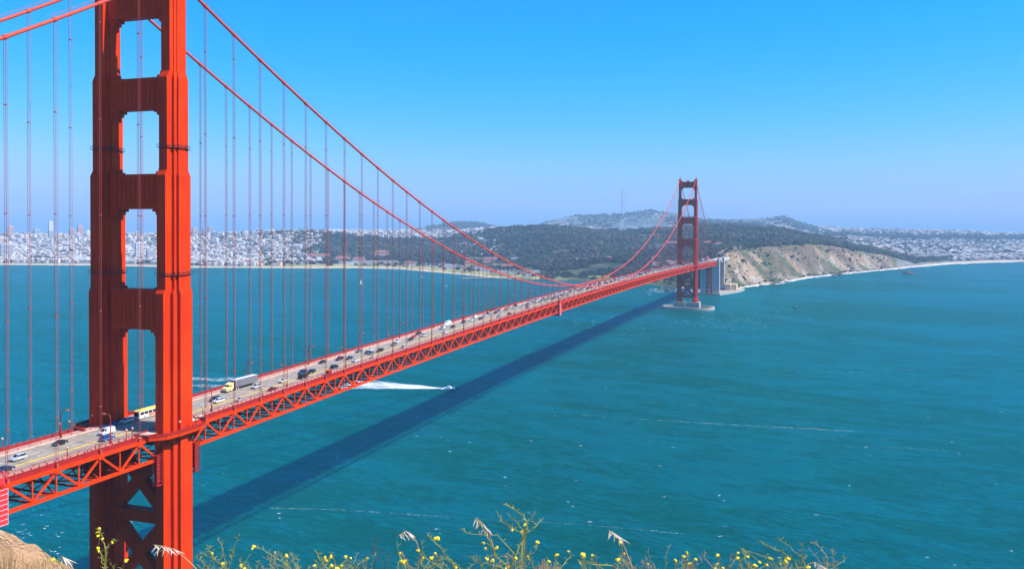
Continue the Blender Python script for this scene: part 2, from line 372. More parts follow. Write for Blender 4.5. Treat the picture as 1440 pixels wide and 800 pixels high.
headl = (Ug >= 990) & (Ug < 1262+n2*20) & (Sg < 2.35+.5*(n1-.5))
Cc = np.where(headl[..., None], rock, Cc)
bluff = (Ug >= 780) & (Ug < 990) & (Sg < 2.2)
Cc = np.where(bluff[..., None], lerp((.16, .17, .06), (.07, .085, .04), sst(.4, .6, n1)), Cc)
rc = (Ug >= 1262) & (Sg < 6.5)
Cc = np.where(rc[..., None], cityc, Cc)
band = (Ug > 1120) & (Sg > 2.6) & (Sg < 3.6)
Cc = np.where((Sg > 4.3)[..., None], np.where((n1 > .52)[..., None], cityc*1.1, forestc), Cc)
beach = (Sg < .9*np.clip((Ug-1235)/60, 0, 1)) & (Ug > 1235)
beach |= (Sg < .55) & (Ug < 720)
beach |= (Sg < .25) & (Ug > 985) & (Ug <= 1262)
Cc = np.where(beach[..., None], sand, Cc)
LAND = mat('land_cover', (.2, .2, .2), 0.95, 0.45, 0.06, attr='Col', spec=0.1)
tag(npmesh('terrain', np.stack([X, Y, Z], -1).reshape(-1, 3), F, LAND, Cc.reshape(-1, 3), smooth=False), kind='structure')

# ------------------------------------------------------------------ woods and scattered houses
ico_v = []
g_ = (1+5**.5)/2
for a, b in ((1, g_), (-1, g_), (1, -g_), (-1, -g_)): ico_v += [(0, a, b), (a, b, 0), (b, 0, a)]
ico_v = np.array(ico_v, float)/math.sqrt(1+g_*g_)
from itertools import combinations
ico_f = []
for t in combinations(range(12), 3):
    a, b, c = ico_v[list(t)]
    if all(abs(np.linalg.norm(p-q)-1.05146) < .01 for p, q in ((a, b), (b, c), (a, c))):
        ico_f.append(t if np.dot(np.cross(b-a, c-a), a) > 0 else (t[0], t[2], t[1]))
ico_f = np.array(ico_f)
def clumps(name, x, y, z, r, cols, m, hf=0.8, kind='stuff', label=None):
    n = len(x); j = 1+rng.uniform(-.28, .28, (n, 12, 1))
    Vv = ico_v[None]*j*r[:, None, None]; Vv[..., 2] *= hf
    a = rng.uniform(0, 6.28, n); ca, sa = np.cos(a)[:, None], np.sin(a)[:, None]
    xx = Vv[..., 0]*ca-Vv[..., 1]*sa; yy = Vv[..., 0]*sa+Vv[..., 1]*ca
    Vv = np.stack([xx+x[:, None], yy+y[:, None], Vv[..., 2]+z[:, None]+r[:, None]*hf*.55], -1)
    Ff = (ico_f[None]+np.arange(n)[:, None, None]*12).reshape(-1, 3)
    o = npmesh(name, Vv.reshape(-1, 3), Ff, m, np.repeat(cols, 12, 0)); tag(o, label, kind=kind)
    return o
FOL = mat('woodland_foliage', (.05, .08, .03), 0.9, 0.35, 0.12, attr='Col', spec=0.1)
def samp(n, u0, u1, s0, s1):
    u = rng.uniform(u0, u1, n); s = rng.uniform(s0, s1, n); return u, s
def greens(n, dry=0.3):
    t = rng.random((n, 1)); c = np.array((.010, .022, .020))*(1-t)+np.array((.030, .044, .022))*t
    d = rng.random((n, 1)) < dry; return np.where(d, np.array((.055, .040, .026))*(.7+.5*t), c)
parts = []
def wood(n, u0, u1, s0, s1, r0, r1, cond=None, dry=.3):
    u, s = samp(n, u0, u1, s0, s1)
    if cond is not None: k = cond(u, s); u, s = u[k], s[k]
    x, y, z = terr(u, s); d = np.hypot(x-CX, y-CY)
    r = rng.uniform(r0, r1, len(x))
    gl = fbm(x/130, y/130, 55)+.5; g2 = fbm(x/420, y/240, 58)+.5; r = r*(.65+.8*rng.random(len(x))**2)
    k = (gl > .35)&(fbm(x/60+5, y/60, 59) > -.19); parts.append((x[k], y[k], z[k]-1, r[k], greens(k.sum(), dry)*((0.35+1.1*gl[k])*(.35+1.5*g2[k]))[:, None]))
wood(12500, 640, 1010, 2.6, 4.1, 5, 10)                      # main wooded ridge
wood(6500, 700, 1010, 1.9, 2.9, 4, 8)
wood(1500, 760, 985, 0.8, 2.1, 3, 6, lambda u, s: fbm(u/25, s*3, 4) > .0)
wood(6000, 372, 660, 1.95, 4.1, 5, 10, lambda u, s: (u > 430-(s-2)*20) | (rng.random(len(u)) < .4))
wood(8500, 1000, 1240, 2.45, 4.3, 5, 10)
wood(700, 1240, 1600, 3.3, 4.8, 8, 14)
wood(5500, 1120, 1345, 2.0, 3.5, 5, 9, lambda u, s: s < 3.5-(u-1120)/300)
wood(3000, 1120, 1600, 4.7, 5.35, 10, 18)
wood(5500, 760, 1150, 4.2, 6.0, 7, 14, lambda u, s: fbm(u/40, s*2, 14) > -.02)
wood(1800, 600, 700, 5.0, 6.1, 8, 15)
wood(1500, -150, 470, 1.0, 4.3, 6, 10, lambda u, s: fbm(u/50, s*4, 24) > .08)
wood(2600, -150, 400, 1.0, 4.2, 4, 7)
wood(700, 250, 760, 1.1, 1.9, 5, 8, lambda u, s: fbm(u/30, s*4, 34) > .03)
wood(1500, 1010, 1250, .6, 2.3, 1.6, 4.2, lambda u, s: fbm(u/20, s*3, 44) > .04)
wood(500, 1015, 1250, .3, 2.3, 1.3, 2.8)
A_ = [np.concatenate([p[i] for p in parts]) for i in range(5)]
clumps('forest', *A_, FOL, label='dark mixed woodland covering the hills behind the shore')

HOUSE = mat('painted_house_walls', (.6, .6, .6), 0.85, 0.12, 0.08, attr='Col', spec=0.2)
PAL = np.array([(.78, .78, .78), (.82, .80, .74), (.70, .66, .60), (.55, .55, .58), (.60, .42, .36), (.74, .62, .52), (.42, .40, .42), (.66, .72, .78), (.35, .16, .12)])
hs_ = []
def houses(n, u0, u1, s0, s1, w0, w1, h0, h1, cond=None, rot=.25):
    u, s = samp(n, u0, u1, s0, s1)
    if cond is not None: k = cond(u, s); u, s = u[k], s[k]
    x, y, z = terr(u, s); n = len(x)
    hs_.append((x, y, z, rng.uniform(w0, w1, n), rng.uniform(w0, w1*1.4, n), rng.uniform(h0, h1, n), rot+rng.choice([0, math.pi/2], n), PAL[rng.choice(len(PAL), n, p=[.27, .2, .13, .09, .08, .09, .05, .05, .04])]*rng.uniform(.5, 1.0, (n, 1))*np.array([1.0, .95, .93]), u))
houses(6200, -150, 430, 1.0, 4.15, 9, 17, 7, 13, lambda u, s: (fbm(u/50, s*4, 24) < .10) & (rng.random(len(u)) > np.clip((u-300)/130, 0, 1)))
houses(900, -150, 500, 2.6, 4.2, 12, 22, 9, 19, lambda u, s: rng.random(len(u)) > np.clip((u-250)/230, 0, 1))
houses(500, 340, 450, 1.6, 4.0, 9, 15, 7, 11)
houses(700, 455, 680, 3.9, 5.2, 12, 22, 8, 18)
houses(260, 690, 780, 4.4, 5.3, 12, 22, 8, 14)
houses(800, 760, 1160, 4.3, 5.95, 14, 26, 8, 14, lambda u, s: fbm(u/40, s*2, 14) < .02)
houses(2500, 1190, 1600, 3.3, 4.8, 10, 20, 7, 10, lambda u, s: s > 3.5-(u-1190)/260, .5)
houses(1200, 1150, 1600, 5.2, 5.95, 18, 34, 8, 14, None, .5)
houses(650, 1335, 1600, 1.3, 3.2, 10, 18, 7, 11, None, .5)
houses(70, 640, 700, 2.6, 3.6, 9, 16, 6, 9)
houses(60, 920, 960, 2.2, 2.8, 9, 16, 6, 9)
houses(120, 985, 1040, 2.3, 3.0, 8, 14, 5, 8)
H_ = []
hs_ = [tuple(list(p[:7])+[p[7]*np.where(p[8] > 1180, .46, .84)[:, None], p[8]]) for p in hs_]
H_ = [np.concatenate([p[i] for p in hs_]) for i in range(9)]
hx, hy, hz, hw, hl, hh, hr, hc, hu = H_
dist = np.hypot(hx-CX, hy-CY)
vis = (hu > 2) & (hu < 1438)
order = np.argsort(np.where(vis, dist, 1e9)); near = set(order[:200].tolist())
rest = np.array([i for i in range(len(hx)) if i not in near])
# pitched box template: walls in Col, roofs in second material
hv = np.array([(-.5, -.5, -.5), (.5, -.5, -.5), (.5, .5, -.5), (-.5, .5, -.5), (-.5, -.5, 1), (.5, -.5, 1), (.5, .5, 1), (-.5, .5, 1), (0, -.5, 1.28), (0, .5, 1.28)])
hf3 = np.array([(0, 1, 5), (0, 5, 4), (1, 2, 6), (1, 6, 5), (2, 3, 7), (2, 7, 6), (3, 0, 4), (3, 4, 7), (4, 5, 8), (6, 7, 9), (5, 6, 9), (5, 9, 8), (7, 4, 8), (7, 8, 9)])
hmi = np.array([0]*10+[1]*4)
def hverts(i):
    n = len(i); Vv = np.repeat(hv[None], n, 0).copy()
    flat = rng.random(n) < .55; Vv[flat, 8:, 2] = 1.0
    Vv[..., 0] *= hw[i][:, None]; Vv[..., 1] *= hl[i][:, None]; Vv[..., 2] *= hh[i][:, None]
    c, s = np.cos(hr[i])[:, None], np.sin(hr[i])[:, None]
    return np.stack([Vv[..., 0]*c-Vv[..., 1]*s+hx[i][:, None], Vv[..., 0]*s+Vv[..., 1]*c+hy[i][:, None], Vv[..., 2]+hz[i][:, None]], -1)
ROOFG = mat('flat_roof_felt', (.34, .31, .30), 0.9, 0.3, 0.05, (.52, .5, .48))
REDROOF = mat('red_tile_roof', (.28, .11, .08), 0.85, 0.25, 0.3)
Vh = hverts(rest)
tag(npmesh('houses', Vh.reshape(-1, 3), (hf3[None]+np.arange(len(rest))[:, None, None]*10).reshape(-1, 3), [HOUSE, ROOFG],
    np.repeat(hc[rest], 10, 0), mi=np.tile(hmi, len(rest))), 'pale houses packed over the city hillsides across the bay', kind='stuff')
# individual houses: one mesh per wall colour, copied
hmats = [mat('house_wall', tuple(c), 0.85, 0.1, 0.2) for c in ((.78, .78, .77), (.80, .74, .62), (.62, .44, .36), (.56, .57, .60))]
hnames = ['white', 'cream', 'dusty pink', 'grey']
protos = []
for k, m in enumerate(hmats):
    for r in range(2):
        b = MB(); b.v = [tuple(p) for p in (hv*[1, 1, 1] if r else np.where(hv[:, 2:3] > 1.1, [[1, 1, 1/1.28]], [[1, 1, 1]])*hv)]
        b.f = [(0, 1, 5, 4), (1, 2, 6, 5), (2, 3, 7, 6), (3, 0, 4, 7), (4, 5, 8), (6, 7, 9), (5, 6, 9, 8), (7, 4, 8, 9)]; b.mi = [0]*6+[1, 1]
        if not r: b.f = [(0, 1, 5, 4), (1, 2, 6, 5), (2, 3, 7, 6), (3, 0, 4, 7), (4, 5, 6, 7)]; b.v = b.v[:8]; b.mi = [0]*4+[1]
        o = b.build('house', [m, REDROOF if r else ROOFG]); protos.append(o)
used = [False]*8
for i in order[:200]:
    k = int(np.argmin([abs(hc[i]-np.array(c)).sum() for c in ((.78, .78, .77), (.80, .74, .62), (.62, .44, .36), (.5, .5, .55))])); r = int(rng.random() < .4)
    p = protos[k*2+r]; o = p if not used[k*2+r] else p.copy()
    if used[k*2+r]: COL.objects.link(o)
    used[k*2+r] = True
    o.location = (hx[i], hy[i], hz[i]); o.scale = (hw[i], hl[i], hh[i]); o.rotation_euler = (0, 0, hr[i])
    where = 'on the city waterfront' if hu[i] < 430 else ('by the long surf beach' if hu[i] > 1200 else ('behind the far bridge end' if hu[i] > 900 else 'above the grassy shore flats'))
    roof = 'red pitched roof' if r else 'flat grey roof'
    tag(o, f'small {hnames[k]} house with {roof} {where}', 'house', f'{hnames[k]} {roof}ed houses {where}')
for q, p in enumerate(protos):
    if not used[q]: bpy.data.objects.remove(p)

# ================================================================== THE BRIDGE
S = 15.24; HX = 13.7
def zb(y): return 68.9+5.3*(1-((y-640)/640)**2) if 0 < y < 1280 else (68.9 if y <= 0 else 68.9-6.6*min(1, (y-1280)/343))
def zr(y): return zb(y)+8.0
def zc(y):
    if y < 0: t = min(1, -y/343); return 224.8+(78-224.8)*t-47.2*t*(1-t)
    if y > 1280: t = min(1, (y-1280)/343); return 224.8+(80-224.8)*t-47.2*t*(1-t)
    return 84.4+(224.8-84.4)*((y-640)/640)**2
bridge = empty('suspension_bridge', (0, 0, 0))
tag(bridge, 'long orange-red suspension bridge crossing the strait on two tall portal towers', 'bridge')

def sect(cx, px, py, mx, my, qx, qy, z):
    q = [(qx, qy), (mx, qy), (mx, my), (px, my), (px, py)]
    ring = q+[(-a, b) for a, b in reversed(q)]+[(-a, -b) for a, b in q]+[(a, -b) for a, b in reversed(q)]
    return [(cx+a, b, z) for a, b in ring]
LV = [(12.6, (2.9, 7.9, 4.2, 4.8, 5.2, 2.9)), (16.5, (2.9, 7.9, 4.2, 4.8, 5.2, 2.9)), (18.0, (2.0, 7.2, 3.3, 3.9, 4.5, 2.0)), (19.5, (1.6, 6.7, 2.8, 3.5, 4.0, 1.65)),
      (121.6, (1.6, 6.7, 2.8, 3.5, 4.0, 1.65)), (123.0, (1.7, 5.85, 2.7, 2.9, 3.7, 1.9)),
      (159.6, (1.7, 5.85, 2.7, 2.9, 3.7, 1.9)), (161.4, (1.6, 4.9, 2.5, 2.7, 3.1, 1.4)),
      (191.0, (1.6, 4.9, 2.5, 2.7, 3.1, 1.4)), (193.2, (1.7, 3.75, 2.0, 2.2, 2.3, 1.0)),
      (223.4, (1.7, 3.75, 2.0, 2.2, 2.3, 1.0)), (224.6, (2.0, 4.1, 2.3, 2.6, 2.6, 1.3)), (225.8, (2.0, 4.1, 2.3, 2.6, 2.6, 1.3)), (226.6, (1.0, 2.0, 1.2, 1.3, 1.4, .8))]
STR = [(109.3, 122.4, 2.7, 3.9), (148.8, 160.2, 2.4, 3.4), (181.3, 191.6, 2.1, 3.1), (211.5, 222.2, 1.9, 2.3)]
def make_tower():
    T = empty('tower', (0, 0, 0), 0, bridge)
    for sx in (-1, 1):
        b = MB(); cx = sx*HX
        b.loft([sect(cx, *p, z) for z, p in LV])
        lg = P(b, 'leg', TOWERO, T)
    for z0, z1, hy, lw in STR:
        b = MB(); xi = HX-lw
        b.box(-xi-.4, xi+.4, -hy, hy, z0, z1)
        for yy in (-hy, hy):      # raised border and vertical fluting on both faces
            s_ = 1 if yy > 0 else -1
            b.box(-xi+.6, xi-.6, min(yy, yy+s_*.25), max(yy, yy+s_*.25), z1-1.3, z1-.1)
            b.box(-xi+.6, xi-.6, min(yy, yy+s_*.25), max(yy, yy+s_*.25), z0+.1, z0+1.3)
            for k in range(-4, 5):
                b.box(k*1.9-.28, k*1.9+.28, min(yy, yy+s_*.18), max(yy, yy+s_*.18), z0+1.32, z1-1.32)
        for sx in (-1, 1):        # stepped corner brackets
            for j, (w, h) in enumerate(((3.4, .9), (2.2, 1.9), (1.2, 3.6))):
                x0, x1 = sorted((sx*(xi+.5), sx*(xi-w)))
                b.box(x0, x1, -hy+.25+.1*j, hy-.25-.1*j, z0-h, z0+.2+.01*j)
            for j, (w, h) in enumerate(((2.0, .8), (1.0, 1.9))):
                x0, x1 = sorted((sx*(xi+.5), sx*(xi-w)))
                b.box(x0, x1, -hy+.3+.1*j, hy-.3-.1*j, z1-.2-.01*j, z1+h)
        P(b, 'portal_strut', TOWERO, T)
    b = MB()                       # strut below the deck, mid and low struts
    for z0, z1 in ((45.6, 49.4), (19.8, 24.0)):
        b.box(-10.5, 10.5, -1.9, 1.9, z0, z1); P(b, 'portal_strut', TOWERO, T); b = MB()
    for z0, z1 in ((49.0, 70.0), (23.6, 46.0)):
        for s_ in (-1, 1):
            b = MB(); b.bar((-10.6, .04*s_, z0 if s_ > 0 else z1), (10.6, .04*s_, z1 if s_ > 0 else z0), 3.0+.1*s_, 3.6); P(b, 'cross_brace', TOWERO, T)
    for z in (127.5, 168.5):       # inspection rails round each leg
        for sx in (-1, 1):
            b = MB(); p = (1.7, 5.85, 2.7, 2.9, 3.7, 1.9) if z < 150 else (1.6, 4.9, 2.5, 2.7, 3.1, 1.4)
            q = [a+.42 for a in p]
            for dz in (0, .9):
                r = sect(sx*HX, *q, z+dz)
                for i in range(20): b.bar(r[i], r[(i+1) % 20], .12)
            r0 = sect(sx*HX, *q, z); r1 = sect(sx*HX, *q, z+.9)
            for i in range(20): b.bar(r0[i], r1[i], .1)
            ri = sect(sx*HX, *[a-.1 for a in p], z-.12); ro = sect(sx*HX, *q, z-.1)
            b.add(ri+ro+[(x, y, zz-.1) for x, y, zz in ri]+[(x, y, zz-.1) for x, y, zz in ro],
                  [(i, 20+i, 20+(i+1) % 20, (i+1) % 20) for i in range(20)]+[(40+(i+1) % 20, 60+(i+1) % 20, 60+i, 40+i) for i in range(20)])
            P(b, 'inspection_rail', DARK, T)
    for sx in (-1, 1):             # cable saddle and beacon
        b = MB(); cx = sx*HX
        b.extr([(-3.4, 226.0), (-2.4, 227.2), (0, 227.9), (2.4, 227.2), (3.4, 226.0)], cx-.9, cx+.9); P(b, 'cable_saddle', TOWERO, T)
        b = MB(); b.tube([(cx, 0, 227.8), (cx, 0, 229.6)], .35); b.tube([(cx, 0, 229.6), (cx, 0, 231), (cx, 0, 231.6)], [.55, .5, .1]); P(b, 'beacon', DARK, T)
    b = MB(); b.box(-1.6, 1.6, -1.2, 1.2, 222.2, 224); b.tube([(0, 0, 224), (0, 0, 225.8)], .5); P(b, 'aviation_light', ORANGE2, T)
    # walkway balcony round each leg at deck level
    for sx in (-1, 1):
        b = MB(); a0 = [(9.9, -13.5), (15.2, -13.0), (18.8, -9.0), (19.6, -3.5), (19.6, 3.5), (18.8, 9.0), (15.2, 13.0), (9.9, 13.5)]
        ii = [(9.9, -10.5), (14.0, -9.6), (15.6, -7.2), (15.9, -6.0), (18.0, 0), (15.9, 6.0), (15.6, 7.2), (9.9, 10.5)]
        o_ = [(sx*x, y) for x, y in a0]; i_ = [(sx*x, y) for x, y in ii]; n = 8
        z0, z1 = 76.0, 76.9
        vs = [(x, y, z) for z in (z0, z1) for x, y in o_+i_]
        fs = []
        for i in range(n-1):
            fs += [(i, i+1, n+i+1, n+i), (2*n+i, 3*n+i, 3*n+i+1, 2*n+i+1), (i, 2*n+i, 2*n+i+1, i+1), (n+i, n+i+1, 3*n+i+1, 3*n+i)]
        b.add(vs, fs); P(b, 'tower_walkway', [TOWERO], T)
        b = MB()
        for i in range(n-1):
            p, q = np.array((*o_[i], 0)), np.array((*o_[i+1], 0))
            b.bar(p+[0, 0, z1+1.25], q+[0, 0, z1+1.25], .14); b.bar(p+[0, 0, z1+.55], q+[0, 0, z1+.55], .07, .9)
            m = max(1, int(np.linalg.norm(q-p)/1.6))
            for k in range(m): c = p+(q-p)*k/m; b.bar(c+[0, 0, z1], c+[0, 0, z1+1.3], .14)
        P(b, 'tower_railing', ORANGE2, T)
        for y in (-9, -5.5, -2, 2, 5.5, 9):      # brackets carrying the balcony
            b = MB()
            w = 17.0 if abs(y) > 7 else 19.0
            b.add([(sx*14.2, y-.2, 75.95), (sx*w, y-.2, 75.95), (sx*14.2, y-.2, 71.5), (sx*14.2, y+.2, 75.95), (sx*w, y+.2, 75.95), (sx*14.2, y+.2, 71.5)],
                  [(0, 1, 2), (5, 4, 3), (0, 3, 4, 1), (1, 4, 5, 2), (2, 5, 3, 0)])
            P(b, 'walkway_bracket', TOWERO, T)
        for y0 in (-9.8, 7.6):     # lattice inspection cages hung beside the leg
            b = MB(); x0, x1 = sx*14.6-.9, sx*14.6+.9
            for x in (x0, x1):
                for y in (y0, y0+2.2): b.bar((x, y, 61), (x, y, 71), .25)
            for z in np.arange(61, 71.1, 1.25): 
                b.bar((x0, y0, z), (x1, y0, z), .12); b.bar((x0, y0+2.2, z), (x1, y0+2.2, z), .12); b.bar((x0, y0, z), (x0, y0+2.2, z), .12); b.bar((x1, y0, z), (x1, y0+2.2, z), .12)
            b.box(x0+.1, x1-.1, y0+.1, y0+2.1, 61, 61.3); b.box(x0+.3, x1-.3, y0+.4, y0+1.8, 62, 70.5)
            P(b, 'hanging_cage', ORANGE2, T)
    return T
T1 = make_tower(); reg(T1, bridge)
T2 = copy_tree(T1, bridge); T2.location = (0, 1280, 0)
# piers
for yy, nm in ((0, 'n'), (1280, 's')):
    b = MB()
    for sx in (-1, 1):
        x0, x1 = sorted((sx*3.6, sx*22.0))
        b.prism([(x0, yy-11), (x1, yy-11), (x1, yy+11), (x0, yy+11)], -3, 12.2); b.box(x0+.6, x1-.6, yy-10.4, yy+10.4, 12.2, 12.9)
    b.box(-3.7, 3.7, yy-8.5, yy+8.5, -3, 9.5)
    for x in (-20.5, -16, -11.5, -7, 7, 11.5, 16, 20.5): b.box(x-.4, x+.4, yy-11.3, yy-11, 1, 11)
    pier = P(b, 'pier', CONC, bridge)
    b = MB(); n = 56; ro = []; ri = []
    for k in range(n):
        a = 2*math.pi*k/n; c, s_ = math.cos(a), math.sin(a)
        ex = lambda R1, R2: (R1*math.copysign(abs(c)**.85, c), yy+R2*math.copysign(abs(s_)**.85, s_))
        ro.append(ex(47, 26)); ri.append(ex(42.5, 21.5))
    vs = [(x, y, z) for z in (-3, 4.6) for x, y in ro+ri]; fs = []
    for i in range(n):
        j = (i+1) % n
        fs += [(2*n+i, 2*n+j, 3*n+j, 3*n+i), (i, j, 2*n+j, 2*n+i), (n+j, n+i, 3*n+i, 3*n+j)]
    b.add(vs, fs); P(b, 'fender_ring', CONC, bridge)

# deck slab, road, walkways
ys = [-343+7.62*i for i in range(0, 259) if -343+7.62*i <= 1623]+[1623, 1722]
def strip(b, x0, x1, dz0, dz1, ylist=ys):
    n = len(ylist); vs = []
    for y in ylist:
        z = zr(y); vs += [(x0, y, z+dz0), (x1, y, z+dz0), (x1, y, z+dz1), (x0, y, z+dz1)]
    fs = [(0, 1, 2, 3), tuple(4*(n-1)+k for k in (3, 2, 1, 0))]
    for i in range(n-1):
        o = 4*i
        fs += [(o+k, o+4+k, o+4+(k+1) % 4, o+(k+1) % 4) for k in range(4)]
    b.add(vs, fs)
b = MB(); strip(b, -9.4, 9.4, -.45, 0); P(b, 'roadway', ASPH, bridge)
for sx in (-1, 1):
    b = MB(); x0, x1 = sorted((sx*9.75, sx*13.0)); strip(b, x0, x1, -.35, .28); P(b, 'walkway', WALK, bridge)
    b = MB(); x0, x1 = sorted((sx*9.4, sx*9.75)); strip(b, x0, x1, -.4, .42); P(b, 'kerb', WALK, bridge)
def railing(sx):
    b = MB(); x = sx*13.15
    yl = [y for y in ys if abs(y) > 13.4 and abs(y-1280) > 13.4]
    for seg in ([y for y in yl if y < 0], [y for y in yl if 0 < y < 1280], [y for y in yl if y > 1280]):
        x0, x1 = sorted((x-.05, x+.05))
        strip(b, x0, x1, .42, 1.12, seg); strip(b, x0-.06, x1+.06, 1.36, 1.50, seg)
        for i in range(len(seg)-1):
            for k in range(3 if seg[i] < 420 else 1):
                y = seg[i]+(seg[i+1]-seg[i])*k/3; z = zr(y); b.box(x-.11, x+.11, y-.11, y+.11, z+.2, z+1.58)
    return b
for sx in (-1, 1):
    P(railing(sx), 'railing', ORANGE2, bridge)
    b = MB(); x = sx*9.58            # low rail between road and walkway
    x0, x1 = x-.04, x+.04; strip(b, x0, x1, 1.0, 1.12); strip(b, x0, x1, .66, .76)
    for y in ys[::1]:
        for k in range(2):
            yy = y+3.81*k; z = zr(yy); b.box(x-.07, x+.07, yy-.07, yy+.07, z+.4, z+1.1)
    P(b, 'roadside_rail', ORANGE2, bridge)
    b = MB(); x0, x1 = sorted((sx*13.0, sx*13.32)); strip(b, x0, x1, -1.0, .30); P(b, 'fascia_beam', ORANGE2, bridge)
b = MB()
for x in (3.1-.42, 3.1+.08): strip(b, x, x+.34, .012, .03)
P(b, 'yellow_line', YELLOW, bridge)
b = MB()
for y in np.arange(-120, 620, 3.0):      # lane tubes standing on the yellow line
    z = zr(y); b.tube([(3.1, y, z+.03), (3.1, y, z+.75)], .06, 5)
P(b, 'lane_marker_tubes', YELLOW, bridge)
b = MB()
for x in (-6.2, -3.1, 0, 6.2):
    for y in np.arange(-340, 1700, 12.0):
        z0, z1 = zr(y)+.02, zr(y+3.6)+.02
        b.add([(x-.09, y, z0), (x+.09, y, z0), (x+.09, y+3.6, z1), (x-.09, y+3.6, z1)], [(0, 1, 2, 3)])
P(b, 'lane_dashes', LINEW, bridge)

# stiffening trusses
nodes = [(k, k*7.62) for k in range(-45, 213)]
def nz(y): return zb(y)
nd = nv = 0
for sx in (1, -1):
    tr = empty('side_truss', (0, 0, 0), 0, bridge); reg(tr, bridge)
    x = sx*HX; rngs = ((-45, -1), (1, 167), (169, 213))
    bt = MB(); bb = MB(); bw = MB(); bgl = MB()
    for a, c in rngs:
        yl = [max(min(k*7.62, 1623), -343) for k in range(a, c+1)]
        strip(bt, x-.42, x+.42, -1.5, -.55, yl); strip(bb, x-.42, x+.42, -8.45, -7.5, yl)
        for k in range(a, c+1):
            y = k*7.62
            if y > 1623: break
            zt, zo = zr(y)-1.45, zr(y)-7.55
            seen = sx > 0 and -85 < y < 640
            q = MB() if seen and nv < 95 else bw
            q.box(x-.30*sx-.14, x-.30*sx+.14, y-.22, y+.22, zo, zt)
            if q is not bw: P(q, 'vertical', ORANGE, tr); nv += 1
            (bt.box(x-.47, x+.47, y-1.0, y+1.0, zr(y)-2.1, zr(y)-.8) if k % 2 == 0 else bb.box(x-.47, x+.47, y-1.0, y+1.0, zr(y)-8.2, zr(y)-7.0))
            if k < c and (k+1)*7.62 < 1624:
                y2 = y+7.62
                p0, p1 = ((x, y, zr(y)-1.4), (x, y2, zr(y2)-7.6)) if k % 2 == 0 else ((x, y, zr(y)-7.6), (x, y2, zr(y2)-1.4))
                q = MB() if seen and nd < 95 else bw
                q.bar(p0, p1, .42, .62)
                if q is not bw: P(q, 'diagonal', ORANGE, tr); nd += 1
    P(bt, 'top_chord', ORANGE, tr); P(bb, 'bottom_chord', ORANGE, tr)
    tag(P(bw, 'web_members', ORANGE, tr), kind='stuff')
b = MB(); b2 = MB(); b3 = MB()
for k, y in nodes:
    if y > 1622 or y < -343: continue
    z = zr(y)
    b.bar((-13.3, y, z-1.6), (13.3, y, z-1.6), .45, 1.9)
    b2.bar((-13.3, y, z-7.95), (13.3, y, z-7.95), .4, .55)
    if y < 700 and abs(y) > 4:
        for s_ in (-1, 1):
            b2.bar((s_*13.3, y, z-2.4), (s_*4.5, y, z-7.8), .3); b2.bar((s_*4.5, y, z-7.8), (0, y, z-2.4), .3)
    if k % 2 == 0 and y+15.24 < 1623:
        z2 = zr(y+15.24)
        b2.bar((-13.2, y, z-7.98), (13.2, y+15.24, z2-7.98), .4); b2.bar((13.2, y, z-7.93), (-13.2, y+15.24, z2-7.93), .4)
P(b, 'floor_beams', ORANGE, bridge); P(b2, 'lateral_bracing', ORANGE, bridge)
b = MB()
for x in (-8, -4.8, -1.6, 1.6, 4.8, 8): strip(b, x-.15, x+.15, -1.2, -.47)
P(b, 'stringers', ORANGE, bridge)

# main cables, bands and suspender ropes
for sx in (-1, 1):
    yl = list(np.linspace(-343, 0, 30))+list(np.linspace(0, 1280, 169))[1:]+list(np.linspace(1280, 1623, 30))[1:]
    b = MB(); b.tube([(sx*HX, y, zc(y)+ (1.6 if abs(y) < 1 or abs(y-1280) < 1 else 0)) for y in yl], .50, 10)
    cb = P(b, 'main_cable', CABLE, bridge, True)
    nb = 0; bs = MB()
    for k in list(range(-10, 84)):
        if k == 0: continue
        y = k*S; z = zc(y); d = np.array([0, .6, zc(y+.6)-z]); p = np.array([sx*HX, y, z])
        q = MB() if -6 < k < 60 else bs
        q.tube([p-d, p+d], .66, 10)
        if q is not bs: P(q, 'cable_band', CABLE, cb)
    tag(P(bs, 'cable_bands', CABLE, cb), kind='stuff')
    b = MB()
    for o in (-.55, .55):               # hand ropes above the cable
        b.tube([(sx*HX+o, y, zc(y)+1.45) for y in yl[25:120]], .035, 4, False)
    P(b, 'hand_ropes', ROPE, cb)
cnt = 0; br = MB()
cand = []
for sx in (1, -1):
    for k in range(-20, 106):
        y = k*S
        if k in (0, 84) or y > 1600: continue
        if zc(y)-zr(y) < 2: continue
        cand.append((sx, k))
for sx, k in cand:
    y = k*S
    own = (-6 < k < 43) and cnt < 98
    q = MB() if own else br
    top = zc(y)-.3; bot = zr(y)-.6
    for ox, oy in ((-.30, -.28), (.30, -.28), (-.30, .28), (.30, .28)) if k < 45 else ((-.2, 0), (.2, 0)):
        q.tube([(sx*HX+ox, y+oy, bot), (sx*HX+ox, y+oy, top)], .048 if k < 45 else .07, 5, False)
    if own:
        if sx > 0 or True:
            for zz in np.arange(bot+14, top-4, 28): q.box(sx*HX-.36, sx*HX+.36, y-.34, y+.34, zz, zz+.25)
            q.box(sx*HX-.36, sx*HX+.36, y-.34, y+.34, bot-.2, zr(y)+.6)
        P(q, 'suspender_rope', ROPE, bridge); cnt += 1
tag(P(br, 'suspender_ropes', ROPE, bridge), kind='stuff')

